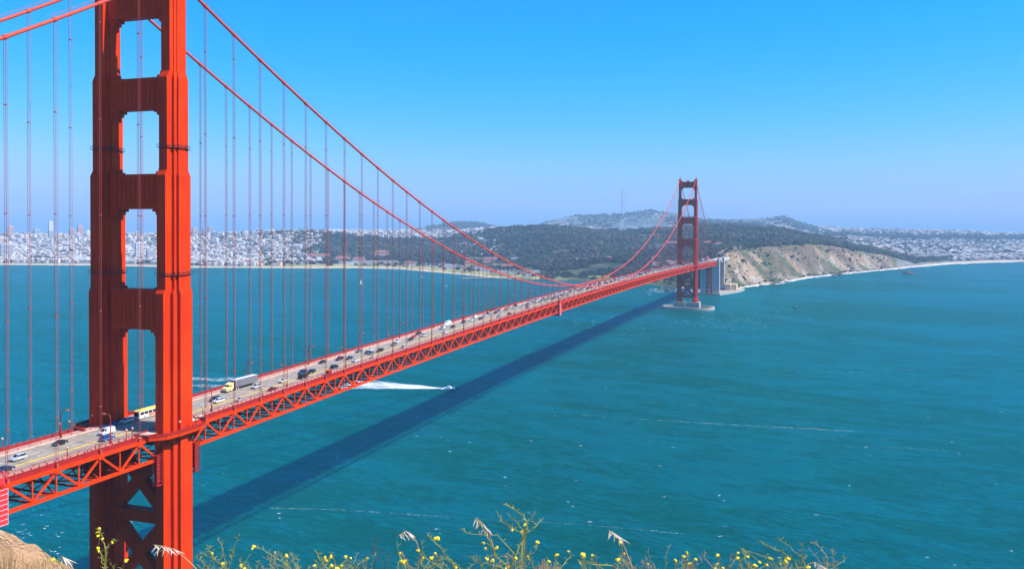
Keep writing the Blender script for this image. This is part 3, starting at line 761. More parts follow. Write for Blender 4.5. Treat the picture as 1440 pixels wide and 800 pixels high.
# south anchorage pylons and arch (part of the bridge)
def pylon(y, name='pylon'):
    b = MB(); t = zr(y)
    for sx in (-1, 1):
        x0, x1 = sorted((sx*4.6, sx*19.0)); b.box(x0, x1, y-6, y+6, -2, t-9.6)
        xa, xb = sorted((sx*15.2, sx*19.8)); b.box(xa, xb, y-6.8, y+6.8, -2.2, t+4.5)
        b.box(xa+.8, xb-.8, y-5, y+5, t+4.5, t+6.2); b.box(xa-.3, xb+.3, y-7.1, y+7.1, t+3.4, t+4.3)
        for k in (-1, 1): b.box(xa-.2, xb+.2, y+k*3-.7, y+k*3+.7, 4, t-2)
    b.box(-5.6, 5.6, y-5.6, y+5.6, -2, 8); b.box(-5.6, 5.6, y-5.6, y+5.6, 56, t-9.7)
    P(b, name, PYLC, bridge)
pylon(1622); pylon(1722)
b = MB()
for sx in (-1, 1):
    x = sx*12.5; n = 16; pts = []; 
    for i in range(n+1):
        t = i/n; y = 1629+86*t; za = 18+40*(1-(2*t-1)**2); pts.append((x, y, za))
    for p, q in zip(pts, pts[1:]): b.bar(p, q, 1.6, 1.8); b.bar((p[0], p[1], p[2]-4.5), (q[0], q[1], q[2]-4.5), 1.2, 1.2); b.bar(p, (q[0], q[1], q[2]-4.5), .6)
    for p in pts: b.bar(p, (p[0], p[1], 69), .9); b.bar(p, (p[0], p[1], p[2]-4.5), .6)
    b.bar((x, 1629, 63), (x, 1715, 63), 1.0, 1.0); b.bar((x, 1629, 76), (x, 1715, 76), 1.0, 1.6)
P(b, 'fort_arch', ORANGE2, bridge)
b = MB()
for y in np.arange(1600, 1612, 5.9):
    for sx in (-1, 1): b.bar((sx*5.2, y, 0), (sx*5.2, y, 61), 1.1)
    for z in range(8, 56, 9):
        b.bar((-5, y, z), (5, y, z), .7); b.bar((-5, y, z), (5, y, z+9), .6); b.bar((5, y, z), (-5, y, z+9), .6)
P(b, 'steel_bent', ORANGE2, bridge)
b = MB(); b.box(-20, 20, -356, -343.4, 20, 79); P(b, 'north_abutment', PYLC, bridge)
b = MB(); b.box(-12, 12, 1722, 2100, 64, 70.2); P(b, 'approach_viaduct', PYLC, bridge)

# ================================================================== vehicles
PAINT = {}
def paint(n, c, metal=.0):
    if n not in PAINT: PAINT[n] = mat(n.replace(' ', '_')+'_car_paint', c, 0.28, metal=metal, spec=.6)
    return PAINT[n]
CC = {'white': (.60, .60, .60), 'silver': (.45, .46, .48), 'black': (.012, .012, .014), 'dark blue': (.015, .03, .09), 'grey': (.13, .135, .14),
      'red': (.50, .02, .015), 'maroon': (.10, .012, .015), 'blue': (.03, .10, .32), 'tan': (.36, .29, .19)}
PROF = {  # (y forward, z): lower body outline, cabin outline
 'sedan': ([(-2.25, .35), (2.2, .35), (2.3, .62), (2.1, .82), (1.0, .95), (-1.5, 1.0), (-2.2, .92), (-2.3, .6)], [(1.05, .93), (.35, 1.40), (-.85, 1.42), (-1.65, .97)], 1.78),
 'suv': ([(-2.3, .42), (2.25, .42), (2.35, .75), (2.15, 1.0), (1.1, 1.1), (-2.25, 1.12), (-2.35, .7)], [(1.15, 1.08), (.55, 1.66), (-1.85, 1.70), (-2.22, 1.1)], 1.88),
 'van': ([(-2.7, .42), (2.5, .42), (2.6, .8), (2.45, 1.1), (1.9, 1.25), (-2.68, 1.28), (-2.75, .7)], [(1.95, 1.22), (1.25, 2.02), (-2.6, 2.08), (-2.68, 1.26)], 1.95),
}
def sided(b, prof, w, wt, z0):
    """outline in the y-z plane given width, narrowing to wt at the top"""
    zs = [p[1] for p in prof]; zl, zh = min(zs), max(zs); n = len(prof)
    f = lambda z: (w+(wt-w)*max(0, (z-z0)/(max(zh-z0, .01))))/2
    b.add([(-f(z), y, z) for y, z in prof]+[(f(z), y, z) for y, z in prof],
          [tuple(range(n)), tuple(reversed(range(n, 2*n)))]+[(i, n+i, n+(i+1) % n, (i+1) % n) for i in range(n)])
def car_proto(kind, colour, detail=True):
    lo, cab, w = PROF[kind]; m = paint(colour, CC[colour])
    nm = {'sedan': 'car', 'suv': 'suv_car', 'van': 'van'}[kind]
    if not detail:
        b = MB(); sided(b, lo, w, w-.06, .9); b.m = 1
        sided(b, cab, w-.16, w-.5, cab[0][1]-.02); b.m = 0
        yt = [p[0] for p in cab]; zt = max(p[1] for p in cab); b.box(-(w-.52)/2, (w-.52)/2, yt[2]+.05, yt[1]-.05, zt-.03, zt+.03)
        b.m = 2
        yf = lo[1][0]
        for y in (1.4, -1.4):
            for x in (-1, 1): b.box(x*w/2-.12*(x > 0)-.02, x*w/2+.12*(x < 0)+.02, y-.32, y+.32, 0, .64)
        return b.build('car' if kind != 'van' else 'van', [m, GLASS, TYRE])
    root = empty(nm)
    b = MB(); sided(b, lo, w, w-.06, .9)
    zt = max(p[1] for p in cab); y1, y2 = cab[1][0], cab[2][0]
    b.box(-(w-.50)/2, (w-.50)/2, y2+.02, y1-.02, zt-.04, zt+.035)
    for sx in (-1, 1):       # pillars
        for (ya, za), (yb, zb_) in ((cab[0], cab[1]), (cab[3], cab[2]), ((cab[0][0]*.2, cab[0][1]), (cab[1][0]*.1-.2, zt))):
            b.bar((sx*(w/2-.09), ya, za), (sx*(w/2-.26), yb, zb_), .09)
    if kind == 'van': b.add([(-w/2+.06, -2.6, 1.25), (-w/2+.06, .9, 1.25), (-w/2+.21, .7, 2.0), (-w/2+.21, -2.55, 2.0), (w/2-.06, -2.6, 1.25), (w/2-.06, .9, 1.25), (w/2-.21, .7, 2.0), (w/2-.21, -2.55, 2.0)], [(0, 1, 2, 3), (7, 6, 5, 4)])
    P(b, 'body', m, root)
    b = MB(); sided(b, cab, w-.16, w-.52, cab[0][1]); P(b, 'windows', GLASS, root)
    for sx in (-1, 1):
        for y in (lo[1][0]-.85, lo[0][0]+.85):
            b = MB(); b.tube([(sx*(w/2-.2), y, .33), (sx*(w/2+.01), y, .33)], .33, 14); wl = P(b, 'wheel', TYRE, root)
            b = MB(); b.tube([(sx*(w/2), y, .33), (sx*(w/2+.025), y, .33)], .18, 10); P(b, 'rim', CHROME, wl)
        yf = lo[2][0]; zf = lo[2][1]
        b = MB(); b.box(sx*(w/2-.35)-.2, sx*(w/2-.35)+.2, yf-.15, yf+.01, zf-.02, zf+.12); P(b, 'headlight', CHROME, root)
        yr = lo[-1][0]; zr_ = lo[-1][1]
        b = MB(); b.box(sx*(w/2-.25)-.17, sx*(w/2-.25)+.17, yr-.02, yr+.12, zr_+.1, zr_+.28); P(b, 'tail_light', TAIL, root)
        b = MB(); b.box(sx*(w/2+.02)-.1, sx*(w/2+.02)+.1, cab[0][0]-.35, cab[0][0]-.2, cab[0][1]+.02, cab[0][1]+.16); P(b, 'wing_mirror', m, root)
    return root
PR = {}
def place_car(kind, colour, lane, y, label, group, detail=True):
    key = (kind, colour, detail)
    if key not in PR: PR[key] = car_proto(*key); o = PR[key]
    else: o = copy_tree(PR[key])
    sb = lane > 3.1
    o.location = (lane, y, zr(y)+.02); o.rotation_euler = (0, 0, 0 if sb else math.pi)
    tag(o, label, {'sedan': 'car', 'suv': 'car', 'van': 'van'}[kind], group)
    return o
L4 = {1: -7.75, 2: -4.65, 3: -1.55, 4: 1.55, 5: 4.7, 6: 7.8}
GRP = 'vehicles driving on the bridge deck'
near = [
 (5,-54,'sedan','dark blue','dark blue sedan half cut off by the left picture edge beside the red scaffold'),
 (3,-45,'suv','silver','silver estate car coming closer, first behind the black sedan left of the near tower'),
 (2,-28,'sedan','black','black sedan just left of the near tower, in the sun'),
 (3,-13,'van','white','white panel van emerging from the shadow of the near tower'),
 (5,-19,'suv','blue','blue hatchback beside the white van left of the near tower'),
 (1,-4.2,'sedan','blue','blue car half hidden by the far leg of the near tower'),
 (3,39,'suv','black','black SUV beside a white car just right of the near tower'),
 (4,37,'suv','white','white car beside the black SUV just right of the near tower'),
 (6,42,'sedan','silver','silver sedan next to the railing below the yellow truck cab'),
 (3,64,'suv','silver','silver SUV driving alongside the long grey trailer'),
 (6,62,'sedan','maroon','dusky maroon sedan by the railing below the grey trailer'),
 (4,78,'sedan','white','white sedan alone in its lane just behind the grey trailer truck'),
 (3,97,'suv','dark blue','dark blue SUV in front of two black ones'),
 (5,88,'van','black','black van on the near side of the yellow line by the second lamp'),
 (4,99,'suv','black','black SUV on the yellow line behind the dark van'),
 (1,123,'sedan','black','black sedan near the far kerb in front of a maroon SUV'),
 (2,133,'suv','maroon','maroon SUV close behind the black sedan at the far kerb'),
 (3,137,'sedan','dark blue','dark blue low sedan behind the maroon SUV'),
 (5,113,'suv','black','black SUV going away alone beside the orange box on the near walkway'),
 (5,132,'sedan','white','small white sedan going away under a near side lamp'),
 (1,157,'sedan','grey','grey sedan at the far kerb beside a white one'),
 (2,163,'sedan','white','white sedan between the grey sedan and the dark one'),
 (3,155,'sedan','dark blue','dark blue sedan beside the grey and white sedans'),
 (6,144,'sedan','white','bright white car by the near railing behind two dark SUVs'),
 (4,162,'suv','black','black SUV, taller of two dark cars bunched near the yellow line'),
 (4,153,'sedan','grey','grey car ahead of the tall black SUV near the yellow line'),
 (3,183,'sedan','grey','long grey sedan in front of a white one, middle lane'),
 (2,193,'suv','white','white SUV just behind the long grey sedan'),
 (6,177,'suv','white','white SUV going away near the railing, between two lamps'),
 (3,203,'sedan','black','black sedan ahead of the bright red car'),
 (2,213,'sedan','red','bright red car, the most vivid car on the deck'),
 (1,226,'suv','maroon','maroon SUV behind the bright red car'),
 (3,220,'suv','silver','silver SUV beside the maroon one behind the red car'),
 (5,236,'sedan','white','white hatchback going away alone near the yellow line'),
 (2,253,'van','silver','silver van leading a white truck along the far kerb'),
 (3,262,'sedan','black','black sedan beside the small white box truck'),
 (2,286,'suv','dark blue','dark blue SUV behind the small white box truck'),
 (2,299,'sedan','white','white sedan behind the dark blue SUV'),
 (1,312,'van','white','white van near the far kerb, ahead of three dark cars'),
 (3,308,'sedan','black','black sedan close to the white van'),
 (2,324,'suv','silver','silver SUV in the file behind the white van'),
 (1,337,'sedan','black','black sedan in the file behind the silver SUV'),
 (2,345,'suv','maroon','maroon SUV in the queue left of the middle scaffold'),
 (5,327,'sedan','silver','small silver car going away near the yellow line'),
 (1,359,'sedan','grey','grey sedan in the queue ahead of a red car'),
 (2,366,'sedan','red','second red car, smaller and duller, in the queue towards midspan'),
 (6,340,'suv','maroon','maroon SUV by the railing left of the middle scaffold'),
 (2,382,'suv','white','white SUV in the queue behind the second red car'),
 (1,396,'suv','black','black SUV at the far kerb in the queue'),
 (4,384,'sedan','silver','silver sedan on the yellow line side of the queue'),
 (3,406,'sedan','dark blue','dark blue sedan in the queue just before the middle scaffold'),
 (5,388,'sedan','red','red car going away on its own near the middle scaffold'),
]
for ln, y, kd, c, lab in near: place_car(kd, c, L4[ln], y, lab, GRP)
# dense traffic farther out: copies too small to show their parts
cols = ['white']*5+['silver']*5+['black']*5+['grey']*3+['dark blue']*2+['red']+['maroon']+['tan']
tot = 0
for ln, y0, gap in ((1, 428, 17), (2, 436, 17.5), (3, 441, 19), (4, 433, 21), (5, 420, 34), (6, 452, 42)):
    y = y0
    while y < 1615 and tot < 236:
        kd = random.choice(['sedan', 'sedan', 'suv', 'suv', 'van']); c = random.choice(cols)
        if kd == 'van' and c in ('red', 'maroon', 'dark blue', 'black'): c = 'white'
        nm = {'sedan': 'sedan', 'suv': 'SUV', 'van': 'van'}[kd]
        zone = 'around midspan' if y < 800 else ('before the far tower' if y < 1270 else 'beyond the far tower')
        dr = 'coming nearer' if ln < 5 else 'going away'
        place_car(kd, c, L4[ln]+random.uniform(-.25, .25), y, f'tiny {c} {nm} {dr} in the dense traffic {zone}', f'{c} {nm}s {dr} {zone}', False); tot += 1
        y += gap*random.uniform(.62, 1.5)

# transit bus
bus = empty('bus', (L4[1]+.6, 11.6, zr(11)+.02), math.pi)
tag(bus, 'white and yellow transit bus in the shade between the legs of the near tower', 'bus', GRP)
BUSY = mat('bus_yellow_paint', (.85, .60, .06), .4); BUSO = mat('bus_orange_panel', (.75, .16, .03), .4)
b = MB(); b.prism([(-1.27, -6), (1.27, -6), (1.27, 5.9), (1.0, 6.1), (-1.0, 6.1), (-1.27, 5.9)], .35, 2.75); b.box(-1.29, 1.29, -5.9, 5.8, .9, 1.12); P(b, 'body', WHITE, bus)
b = MB(); b.prism([(-1.28, -6.02), (1.28, -6.02), (1.28, 5.92), (-1.28, 5.92)], 2.752, 3.1, [(-1.0, -5.8), (1.0, -5.8), (1.0, 5.6), (-1.0, 5.6)]); P(b, 'roof', BUSY, bus)
for sx in (-1, 1):
    b = MB()
    x0, x1 = sorted((sx*1.285, sx*1.262))
    for k in range(6): b.box(x0, x1, -5.6+k*1.9, -3.9+k*1.9, 1.5, 2.5)
    P(b, 'windows', GLASS, bus)
    b = MB(); x0, x1 = sorted((sx*1.29, sx*1.262)); b.box(x0, x1, -3.2, 1.8, .55, 1.42); P(b, 'orange_panel', BUSO, bus)
    for y in (3.6, -3.4):
        b = MB(); b.tube([(sx*1.0, y, .5), (sx*1.3, y, .5)], .5, 16); w_ = P(b, 'wheel', TYRE, bus); b = MB(); b.tube([(sx*1.29, y, .5), (sx*1.33, y, .5)], .26, 10); P(b, 'rim', CHROME, w_)
    b = MB(); b.box(sx*.9-.18, sx*.9+.18, 6.08, 6.13, .65, .85); P(b, 'headlight', CHROME, bus)
b = MB(); b.box(-1.05, 1.05, 6.09, 6.13, 1.15, 2.3); P(b, 'windscreen', GLASS, bus)
b = MB(); b.box(-.8, .8, 6.09, 6.14, 2.38, 2.68); P(b, 'destination_sign', DARK, bus)
place_car('suv', 'white', L4[1]+.1, 1.6, 'white SUV behind the blue car, beside the bus in the near tower shade', GRP)

# lorry with trailer
tk = empty('truck', (L4[1]+.1, 55, zr(60)+.02), math.pi)
tag(tk, 'articulated truck with pale yellow cab pulling a long grey box trailer', 'truck', GRP)
CABY = mat('truck_yellow_paint', (.80, .62, .26), .4); TRG = mat('trailer_grey_sheet', (.16, .16, .185), .45, .1, .3)
b = MB(); b.extr([(3.1, .5), (3.1, 1.5), (2.9, 1.75), (1.5, 1.95), (1.2, 2.7), (.9, 2.95), (-.9, 3.3), (-1.2, 3.3), (-1.2, .9), (0, .5)], -1.15, 1.15); P(b, 'cab', CABY, tk)
b = MB(); b.add([(-1.0, 1.56, 1.98), (1.0, 1.56, 1.98), (1.0, 1.25, 2.7), (-1.0, 1.25, 2.7)], [(0, 1, 2, 3)]); b.box(-1.17, 1.17, .1, 1.1, 1.9, 2.6); P(b, 'cab_windows', GLASS, tk)
b = MB(); b.box(-.5, .5, 3.1, 3.15, .75, 1.45); P(b, 'grille', CHROME, tk)
b = MB()
for sx in (-1, 1): b.tube([(sx*.95, -1.35, 1.0), (sx*.95, -1.35, 3.5)], .09, 8)
P(b, 'exhaust_stacks', CHROME, tk)
b = MB(); b.box(-.5, .5, -4.2, 0, .7, .95); P(b, 'chassis', DARK, tk)
b = MB(); b.box(-1.27, 1.27, -16.6, -2.1, 1.15, 4.0); 
for k in range(13): b.box(-1.3, 1.3, -16.4+k*1.15, -16.32+k*1.15, 1.2, 3.95)
tr_ = P(b, 'trailer', TRG, tk)
b = MB(); b.box(-1.26, 1.26, -16.58, -2.12, 4.003, 4.03); P(b, 'trailer_roof', mat('trailer_roof_sheet', (.62, .60, .66), .5), tr_)
for sx in (-1, 1):
    for y in (2.0, -2.9, -4.1, -13.6, -14.8):
        b = MB(); b.tube([(sx*.75, y, .5), (sx*1.2, y, .5)], .5, 14); w_ = P(b, 'wheel', TYRE, tk); b = MB(); b.tube([(sx*1.19, y, .5), (sx*1.23, y, .5)], .26, 10); P(b, 'rim', CHROME, w_)
    b = MB(); b.box(sx*.9-.15, sx*.9+.15, 3.08, 3.16, .95, 1.15); P(b, 'headlight', CHROME, tk)
# small box truck
bt_ = empty('box_truck', (L4[1], 267, zr(267)+.02), math.pi); tag(bt_, 'small white box truck with a tall load box at the far kerb', 'truck', GRP)
b = MB(); b.extr([(3.0, .5), (3.0, 1.2), (2.3, 1.4), (1.8, 2.2), (.9, 2.3), (.9, .5)], -1, 1); P(b, 'cab', WHITE, bt_)
b = MB(); b.box(-1.15, 1.15, -3.4, .8, .9, 3.2); P(b, 'load_box', WHITE, bt_)
b = MB(); b.add([(-.85, 2.24, 1.45), (.85, 2.24, 1.45), (.85, 1.83, 2.15), (-.85, 1.83, 2.15)], [(0, 1, 2, 3)]); P(b, 'windscreen', GLASS, bt_)
for sx in (-1, 1):
    for y in (2.0, -2.3):
        b = MB(); b.tube([(sx*.7, y, .42), (sx*1.05, y, .42)], .42, 12); P(b, 'wheel', TYRE, bt_)

# ================================================================== lamps, walkway posts, kiosk, people
def lamp_proto():
    r = empty('street_lamp')
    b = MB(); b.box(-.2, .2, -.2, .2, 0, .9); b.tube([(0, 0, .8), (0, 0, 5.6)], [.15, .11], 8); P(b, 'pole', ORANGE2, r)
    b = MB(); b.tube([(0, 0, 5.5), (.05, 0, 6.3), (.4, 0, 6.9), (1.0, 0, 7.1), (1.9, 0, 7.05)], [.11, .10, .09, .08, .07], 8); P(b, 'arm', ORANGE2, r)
    b = MB(); b.prism([(1.6, -.22), (2.8, -.22), (2.8, .22), (1.6, .22)], 6.92, 7.22, [(1.7, -.12), (2.7, -.12), (2.7, .12), (1.7, .12)]); h = P(b, 'lamp_head', mat('lamp_head_metal', (.45, .12, .06), .5), r)
    b = MB(); b.box(1.75, 2.65, -.17, .17, 6.86, 6.925); P(b, 'lens', CHROME, h)
    return r
LP = None; n_ = 0
ordw = ['first', 'second', 'third', 'fourth', 'fifth', 'sixth', 'seventh', 'eighth', 'ninth', 'tenth']
for sx in (-1, 1):
    side = 'far kerb' if sx < 0 else 'near railing'
    i = 0
    for k in range(-2, 35):
        y = 22.86+45.72*k
        if y < -90 or abs(y-1280) < 12 or y > 1610: continue
        if LP is None: LP = lamp_proto(); o = LP
        else: o = copy_tree(LP)
        o.location = (sx*9.9, y, zr(y)+.28); o.rotation_euler = (0, 0, 0 if sx < 0 else math.pi)
        if k < -0: lab = f'curved street lamp on the {side}, left of the near tower' + (' at the picture edge' if k < -1 else '')
        elif k < 10: lab = f'curved street lamp on the {side}, {ordw[k]} to the right of the near tower'
        elif k < 27: lab = f'small curved street lamp on the {side} past midspan, before the far tower'
        else: lab = f'tiny curved street lamp on the {side} beyond the far tower'
        o.scale = (1.2, 1.2, 1.28); tag(o, lab, 'street lamp', f'street lamps along the {side}')
POSTM = mat('post_head_pink', (.70, .38, .34), .5)
def post_proto():
    r = empty('walkway_post'); b = MB(); b.tube([(0, 0, 0), (0, 0, 3.6)], .12, 8); P(b, 'pole', ORANGE2, r)
    b = MB(); b.tube([(0, 0, 3.5), (0, 0, 3.6), (0, 0, 4.0), (0, 0, 4.1)], [.12, .3, .3, .12], 10); P(b, 'post_head', POSTM, r)
    return r
PP = None
for x, y, lab in ((-13.0, -40.5, 'red walkway post on the far railing near the left picture edge'), (-12.8, -20.5, 'red walkway post on the far railing beside the curved lamp, left one of a pair'),
                  (-12.8, -17.0, 'red walkway post on the far railing, right one of a pair'), (-13.0, -7.6, 'red walkway post standing against the far leg of the near tower'),
                  (12.9, -41.5, 'red walkway post on the near railing between lamp and picture edge'), (12.8, -19.6, 'red walkway post on the near railing just right of the curved lamp'),
                  (12.8, -17.2, 'red walkway post on the near railing closest to the near tower'), (19.4, -4.0, 'red post on the curved walkway, leftmost in front of the tower leg'),
                  (19.4, 3.4, 'red post on the curved walkway, middle one in front of the tower leg'), (17.2, 11.0, 'red post on the curved walkway right of the tower leg'),
                  (13.0, 14.6, 'red post where the curved walkway meets the straight railing'), (12.9, 19.5, 'red walkway post just left of the first lamp right of the tower'), (12.9, 48.0, 'red walkway post on the near railing right of the first lamp')):
    if PP is None: PP = post_proto(); o = PP
    else: o = copy_tree(PP)
    o.location = (x, y, zr(y)+(.28 if abs(x) < 14 else -.0)); tag(o, lab, 'post', 'red posts along the bridge walkways')
ks = empty('walkway_kiosk', (12.2, 96, zr(96)+.28)); tag(ks, 'small dark-sided orange service box on the near walkway', 'service box')
b = MB(); b.box(-.7, .7, -1.3, 1.3, 0, 2.2); P(b, 'cabinet', ORANGE2, ks); b = MB(); b.box(-.72, .6, -1.33, -1.301, .1, 2.1); P(b, 'door', DARK, ks); b = MB(); b.box(-.8, .8, -1.4, 1.4, 2.2, 2.3); P(b, 'lid', ORANGE, ks)

# walkers: one skinned body each, small in the picture
SKINM = mat('skin', (.45, .26, .18), .6)
def walker(x, y, top, bottom, label, face):
    r = empty('person', (x, y, zr(y)+.28), face); tag(r, label, 'person', 'people on the near walkway')
    me = bpy.data.meshes.new('body')
    pts = [((0, 0, .93), .15), ((0, 0, 1.15), .14), ((0, 0, 1.40), .16), ((0, .01, 1.50), .06), ((0, .03, 1.64), .105), ((0, .03, 1.74), .08),
           ((.10, 0, .90), .10), ((.11, .14, .50), .065), ((.11, .10, .08), .05), ((.11, .24, .04), .04), ((-.10, 0, .90), .10), ((-.11, -.04, .50), .065), ((-.11, -.24, .12), .05), ((-.11, -.14, .04), .04),
           ((.20, 0, 1.41), .065), ((.25, -.06, 1.12), .045), ((.25, .06, .90), .035), ((-.20, 0, 1.41), .065), ((-.25, .08, 1.12), .045), ((-.25, .22, .94), .035)]
    ed = [(0, 1), (1, 2), (2, 3), (3, 4), (4, 5), (0, 6), (6, 7), (7, 8), (8, 9), (0, 10), (10, 11), (11, 12), (12, 13), (2, 14), (14, 15), (15, 16), (2, 17), (17, 18), (18, 19)]
    me.from_pydata([p for p, _ in pts], ed, []); o = bpy.data.objects.new('body', me); COL.objects.link(o); o.parent = r; reg(o, r)
    md = o.modifiers.new('skin', 'SKIN'); o.modifiers.new('sub', 'SUBSURF').levels = 1; o.modifiers['sub'].render_levels = 1
    for i, (_, rr) in enumerate(pts): me.skin_vertices[0].data[i].radius = (rr, rr)
    me.skin_vertices[0].data[0].use_root = True; me.materials.append(SKINM)
    b = MB(); b.loft([[(rx*math.cos(a), ry*math.sin(a), z) for a in np.linspace(0, 6.283, 12, endpoint=False)] for z, rx, ry in ((.85, .20, .15), (1.0, .19, .15), (1.25, .21, .16), (1.42, .24, .15), (1.49, .12, .09))]); P(b, 'shirt', mat('shirt_'+top, CC.get(top, (.5, .5, .5)), .9), r)
    b = MB()
    for sx, y1, y2 in ((1, .13, .09), (-1, -.04, -.22)): b.tube([(sx*.1, 0, .92), (sx*.11, y1, .5), (sx*.11, y2, .12)], [.12, .085, .07], 8)
    P(b, 'trousers', mat('trousers_'+bottom, CC.get(bottom, (.1, .1, .1)), .9), r)
    b = MB(); b.loft([[(rx*math.cos(a), .01+rx*math.sin(a), z) for a in np.linspace(0, 6.283, 10, endpoint=False)] for z, rx in ((1.66, .112), (1.74, .118), (1.81, .085), (1.84, .03))]); P(b, 'hair', mat('dark_hair', (.03, .02, .015), .8), r)
for i, (y, t_, b_, lab) in enumerate(((-33, 'white', 'dark blue', 'walker in white top and dark trousers on the near walkway left of the tower'),
    (-30.5, 'red', 'black', 'walker in red top following the one in white left of the tower'), (208, 'black', 'black', 'walker dressed in black on the near walkway above the speedboat wake'),
    (236, 'blue', 'grey', 'walker in blue top by the railing below the white hatchback'), (243, 'white', 'black', 'walker in white by the railing beside one in blue'), (280, 'maroon', 'dark blue', 'walker in maroon by the railing farther towards midspan'))):
    walker(11.4+.4*(i % 2), y, t_, b_, lab, 0 if i % 2 else math.pi)

# ================================================================== maintenance scaffolds on the near truss
def traveller(y, label, big=True):
    z = zr(y); r = empty('maintenance_scaffold', (0, y, z)); tag(r, label, 'scaffold', 'maintenance scaffolds hung on the bridge side')
    b = MB(); b.box(14.35, 15.5, -2.3, 2.3, -10.4, -1.1); P(b, 'net_panel', REDNET, r)
    b = MB()
    for k in range(8): b.box(15.502, 15.56, -2.32, 2.32, -10.3+k*1.3, -10.2+k*1.3)
    for yy in (-2.3, 2.22): b.box(15.502, 15.58, yy, yy+.08, -10.4, -1.1)
    for k in range(8): b.box(14.4, 15.5, -2.36, -2.302, -10.3+k*1.3, -10.2+k*1.3)
    P(b, 'white_lacing', mat('white_lacing', (.8, .62, .62), .7), r)
    b = MB()
    for x in (13.9, 15.4):
        for yy in (-2.2, 0, 2.2): b.bar((x, yy, -1.1), (x, yy, 3.1), .14)
    for zz in (-1.1, .3, 1.7, 3.1):
        for x in (13.9, 15.4): b.bar((x, -2.2, zz), (x, 2.2, zz), .12)
        for yy in (-2.2, 0, 2.2): b.bar((13.9, yy, zz), (15.4, yy, zz), .12)
    b.bar((13.9, -2.2, -1.1), (15.4, 2.2, 3.1), .1); b.bar((15.4, -2.2, -1.1), (15.4, 2.2, 3.1), .1)
    b.box(13.95, 15.35, -1.5, 1.6, .35, 1.5); P(b, 'upper_cage', REDNET, r)
    b = MB()
    for yy in (-1.9, 1.9):
        b.bar((-15, yy, -10.2), (15.3, yy, -10.2), .5, .9)
        for k in range(12): b.bar((-15+2.5*k, yy, -9.8), (-13.75+2.5*k, yy, -8.9), .14); b.bar((-13.75+2.5*k, yy, -8.9), (-12.5+2.5*k, yy, -9.8), .14)
    P(b, 'cross_girders', REDNET, r)
    b = MB(); b.box(-14.5, 14.3, -1.6, 1.6, -9.75, -9.6); P(b, 'work_platform', DARK, r)
traveller(-64.6, 'red laced scaffold panel cut off by the left picture edge')
traveller(441, 'bright red laced scaffold hanging on the truss left of midspan')
traveller(1175, 'small red scaffold hanging on the truss just before the far tower')

# ================================================================== boats, wake, foam
FOAM_GLINT = bpy.data.materials.new('sea_foam_and_glints'); FOAM_GLINT.use_nodes = True; t = FOAM_GLINT.node_tree; bsdf = t.nodes['Principled BSDF']
bsdf.inputs['Base Color'].default_value = (.82, .86, .88, 1); bsdf.inputs['Roughness'].default_value = .9
g = t.nodes.new('ShaderNodeNewGeometry'); n1_ = t.nodes.new('ShaderNodeTexNoise'); n1_.inputs['Scale'].default_value = .9; n1_.inputs['Detail'].default_value = 6; n1_.inputs['Roughness'].default_value = .7
mp = t.nodes.new('ShaderNodeMapRange'); mp.inputs[1].default_value = .40; mp.inputs[2].default_value = .54
t.links.new(g.outputs['Position'], n1_.inputs['Vector']); t.links.new(n1_.outputs['Fac'], mp.inputs[0]); 
at_ = t.nodes.new('ShaderNodeAttribute'); at_.attribute_name = 'Col'; mu = t.nodes.new('ShaderNodeMath'); mu.operation = 'MULTIPLY'
mp2 = t.nodes.new('ShaderNodeMapRange'); mp2.inputs[1].default_value = 0; mp2.inputs[2].default_value = 1
t.links.new(mp.outputs[0], mu.inputs[0]); t.links.new(at_.outputs['Fac'], mu.inputs[1]); t.links.new(mu.outputs[0], bsdf.inputs['Alpha'])
def ribbon(pts, w0, w1, a0, a1, V_, F_, A_, jit=.0, h=.05):
    k = len(pts); o = len(V_); pts = np.array(pts, float)
    for i in range(k):
        d = pts[min(i+1, k-1)]-pts[max(i-1, 0)]; d /= np.linalg.norm(d)+1e-9; nrm = np.array([-d[1], d[0]])
        tt = i/(k-1); w = (w0+(w1-w0)*tt)*(1+random.uniform(-jit, jit)); a = a0+(a1-a0)*tt; sh = nrm*random.uniform(-jit, jit)*w
        for q, aa in ((-.5, 0), (-.25, a), (.25, a), (.5, 0)):
            p = pts[i]+sh+nrm*w*q; V_.append((p[0], p[1], h)); A_.append((aa,)*3)
    for i in range(k-1):
        for j in range(3): F_.append((o+4*i+j, o+4*i+j+1, o+4*(i+1)+j+1, o+4*(i+1)+j))
def px_line(pts, n):
    w = [at_water(u, v)[:2] for u, v in pts]; L_ = []
    for a, c in zip(w, w[1:]):
        for i in range(n): L_.append(a+(c-a)*i/n)
    L_.append(w[-1]); return L_
V_, F_, A_ = [], [], []
for yo, w0, w1, a0, a1 in ((0, 11, 5, .8, 1.6), (-13, 8, 3, .8, 1.5), (13, 8, 3, .7, 1.5), (-23, 5, 2, .6, 1.2), (22, 5, 2, .5, 1.2), (6, 3, 2, .9, 1.4), (-6, 3, 2, .9, 1.4)):
    ribbon([(-190+9.3*i*1.0+random.uniform(-.3, .3), 451+1.1*i+yo*(1-i/10.5)+random.uniform(-.5, .5)) for i in range(11)], w0, w1, a0, a1, V_, F_, A_, .3, .10+abs(yo)*.001)
ribbon([(-99, 460.4), (-95, 461.0), (-91, 461.4)], 5.5, 2, 2, 2, V_, F_, A_, .1, .13)
tag(npmesh('wake_foam', V_, F_, FOAM_GLINT, A_), 'broad white churned wake trailing the speedboat', kind='stuff')
V_, F_, A_ = [], [], []
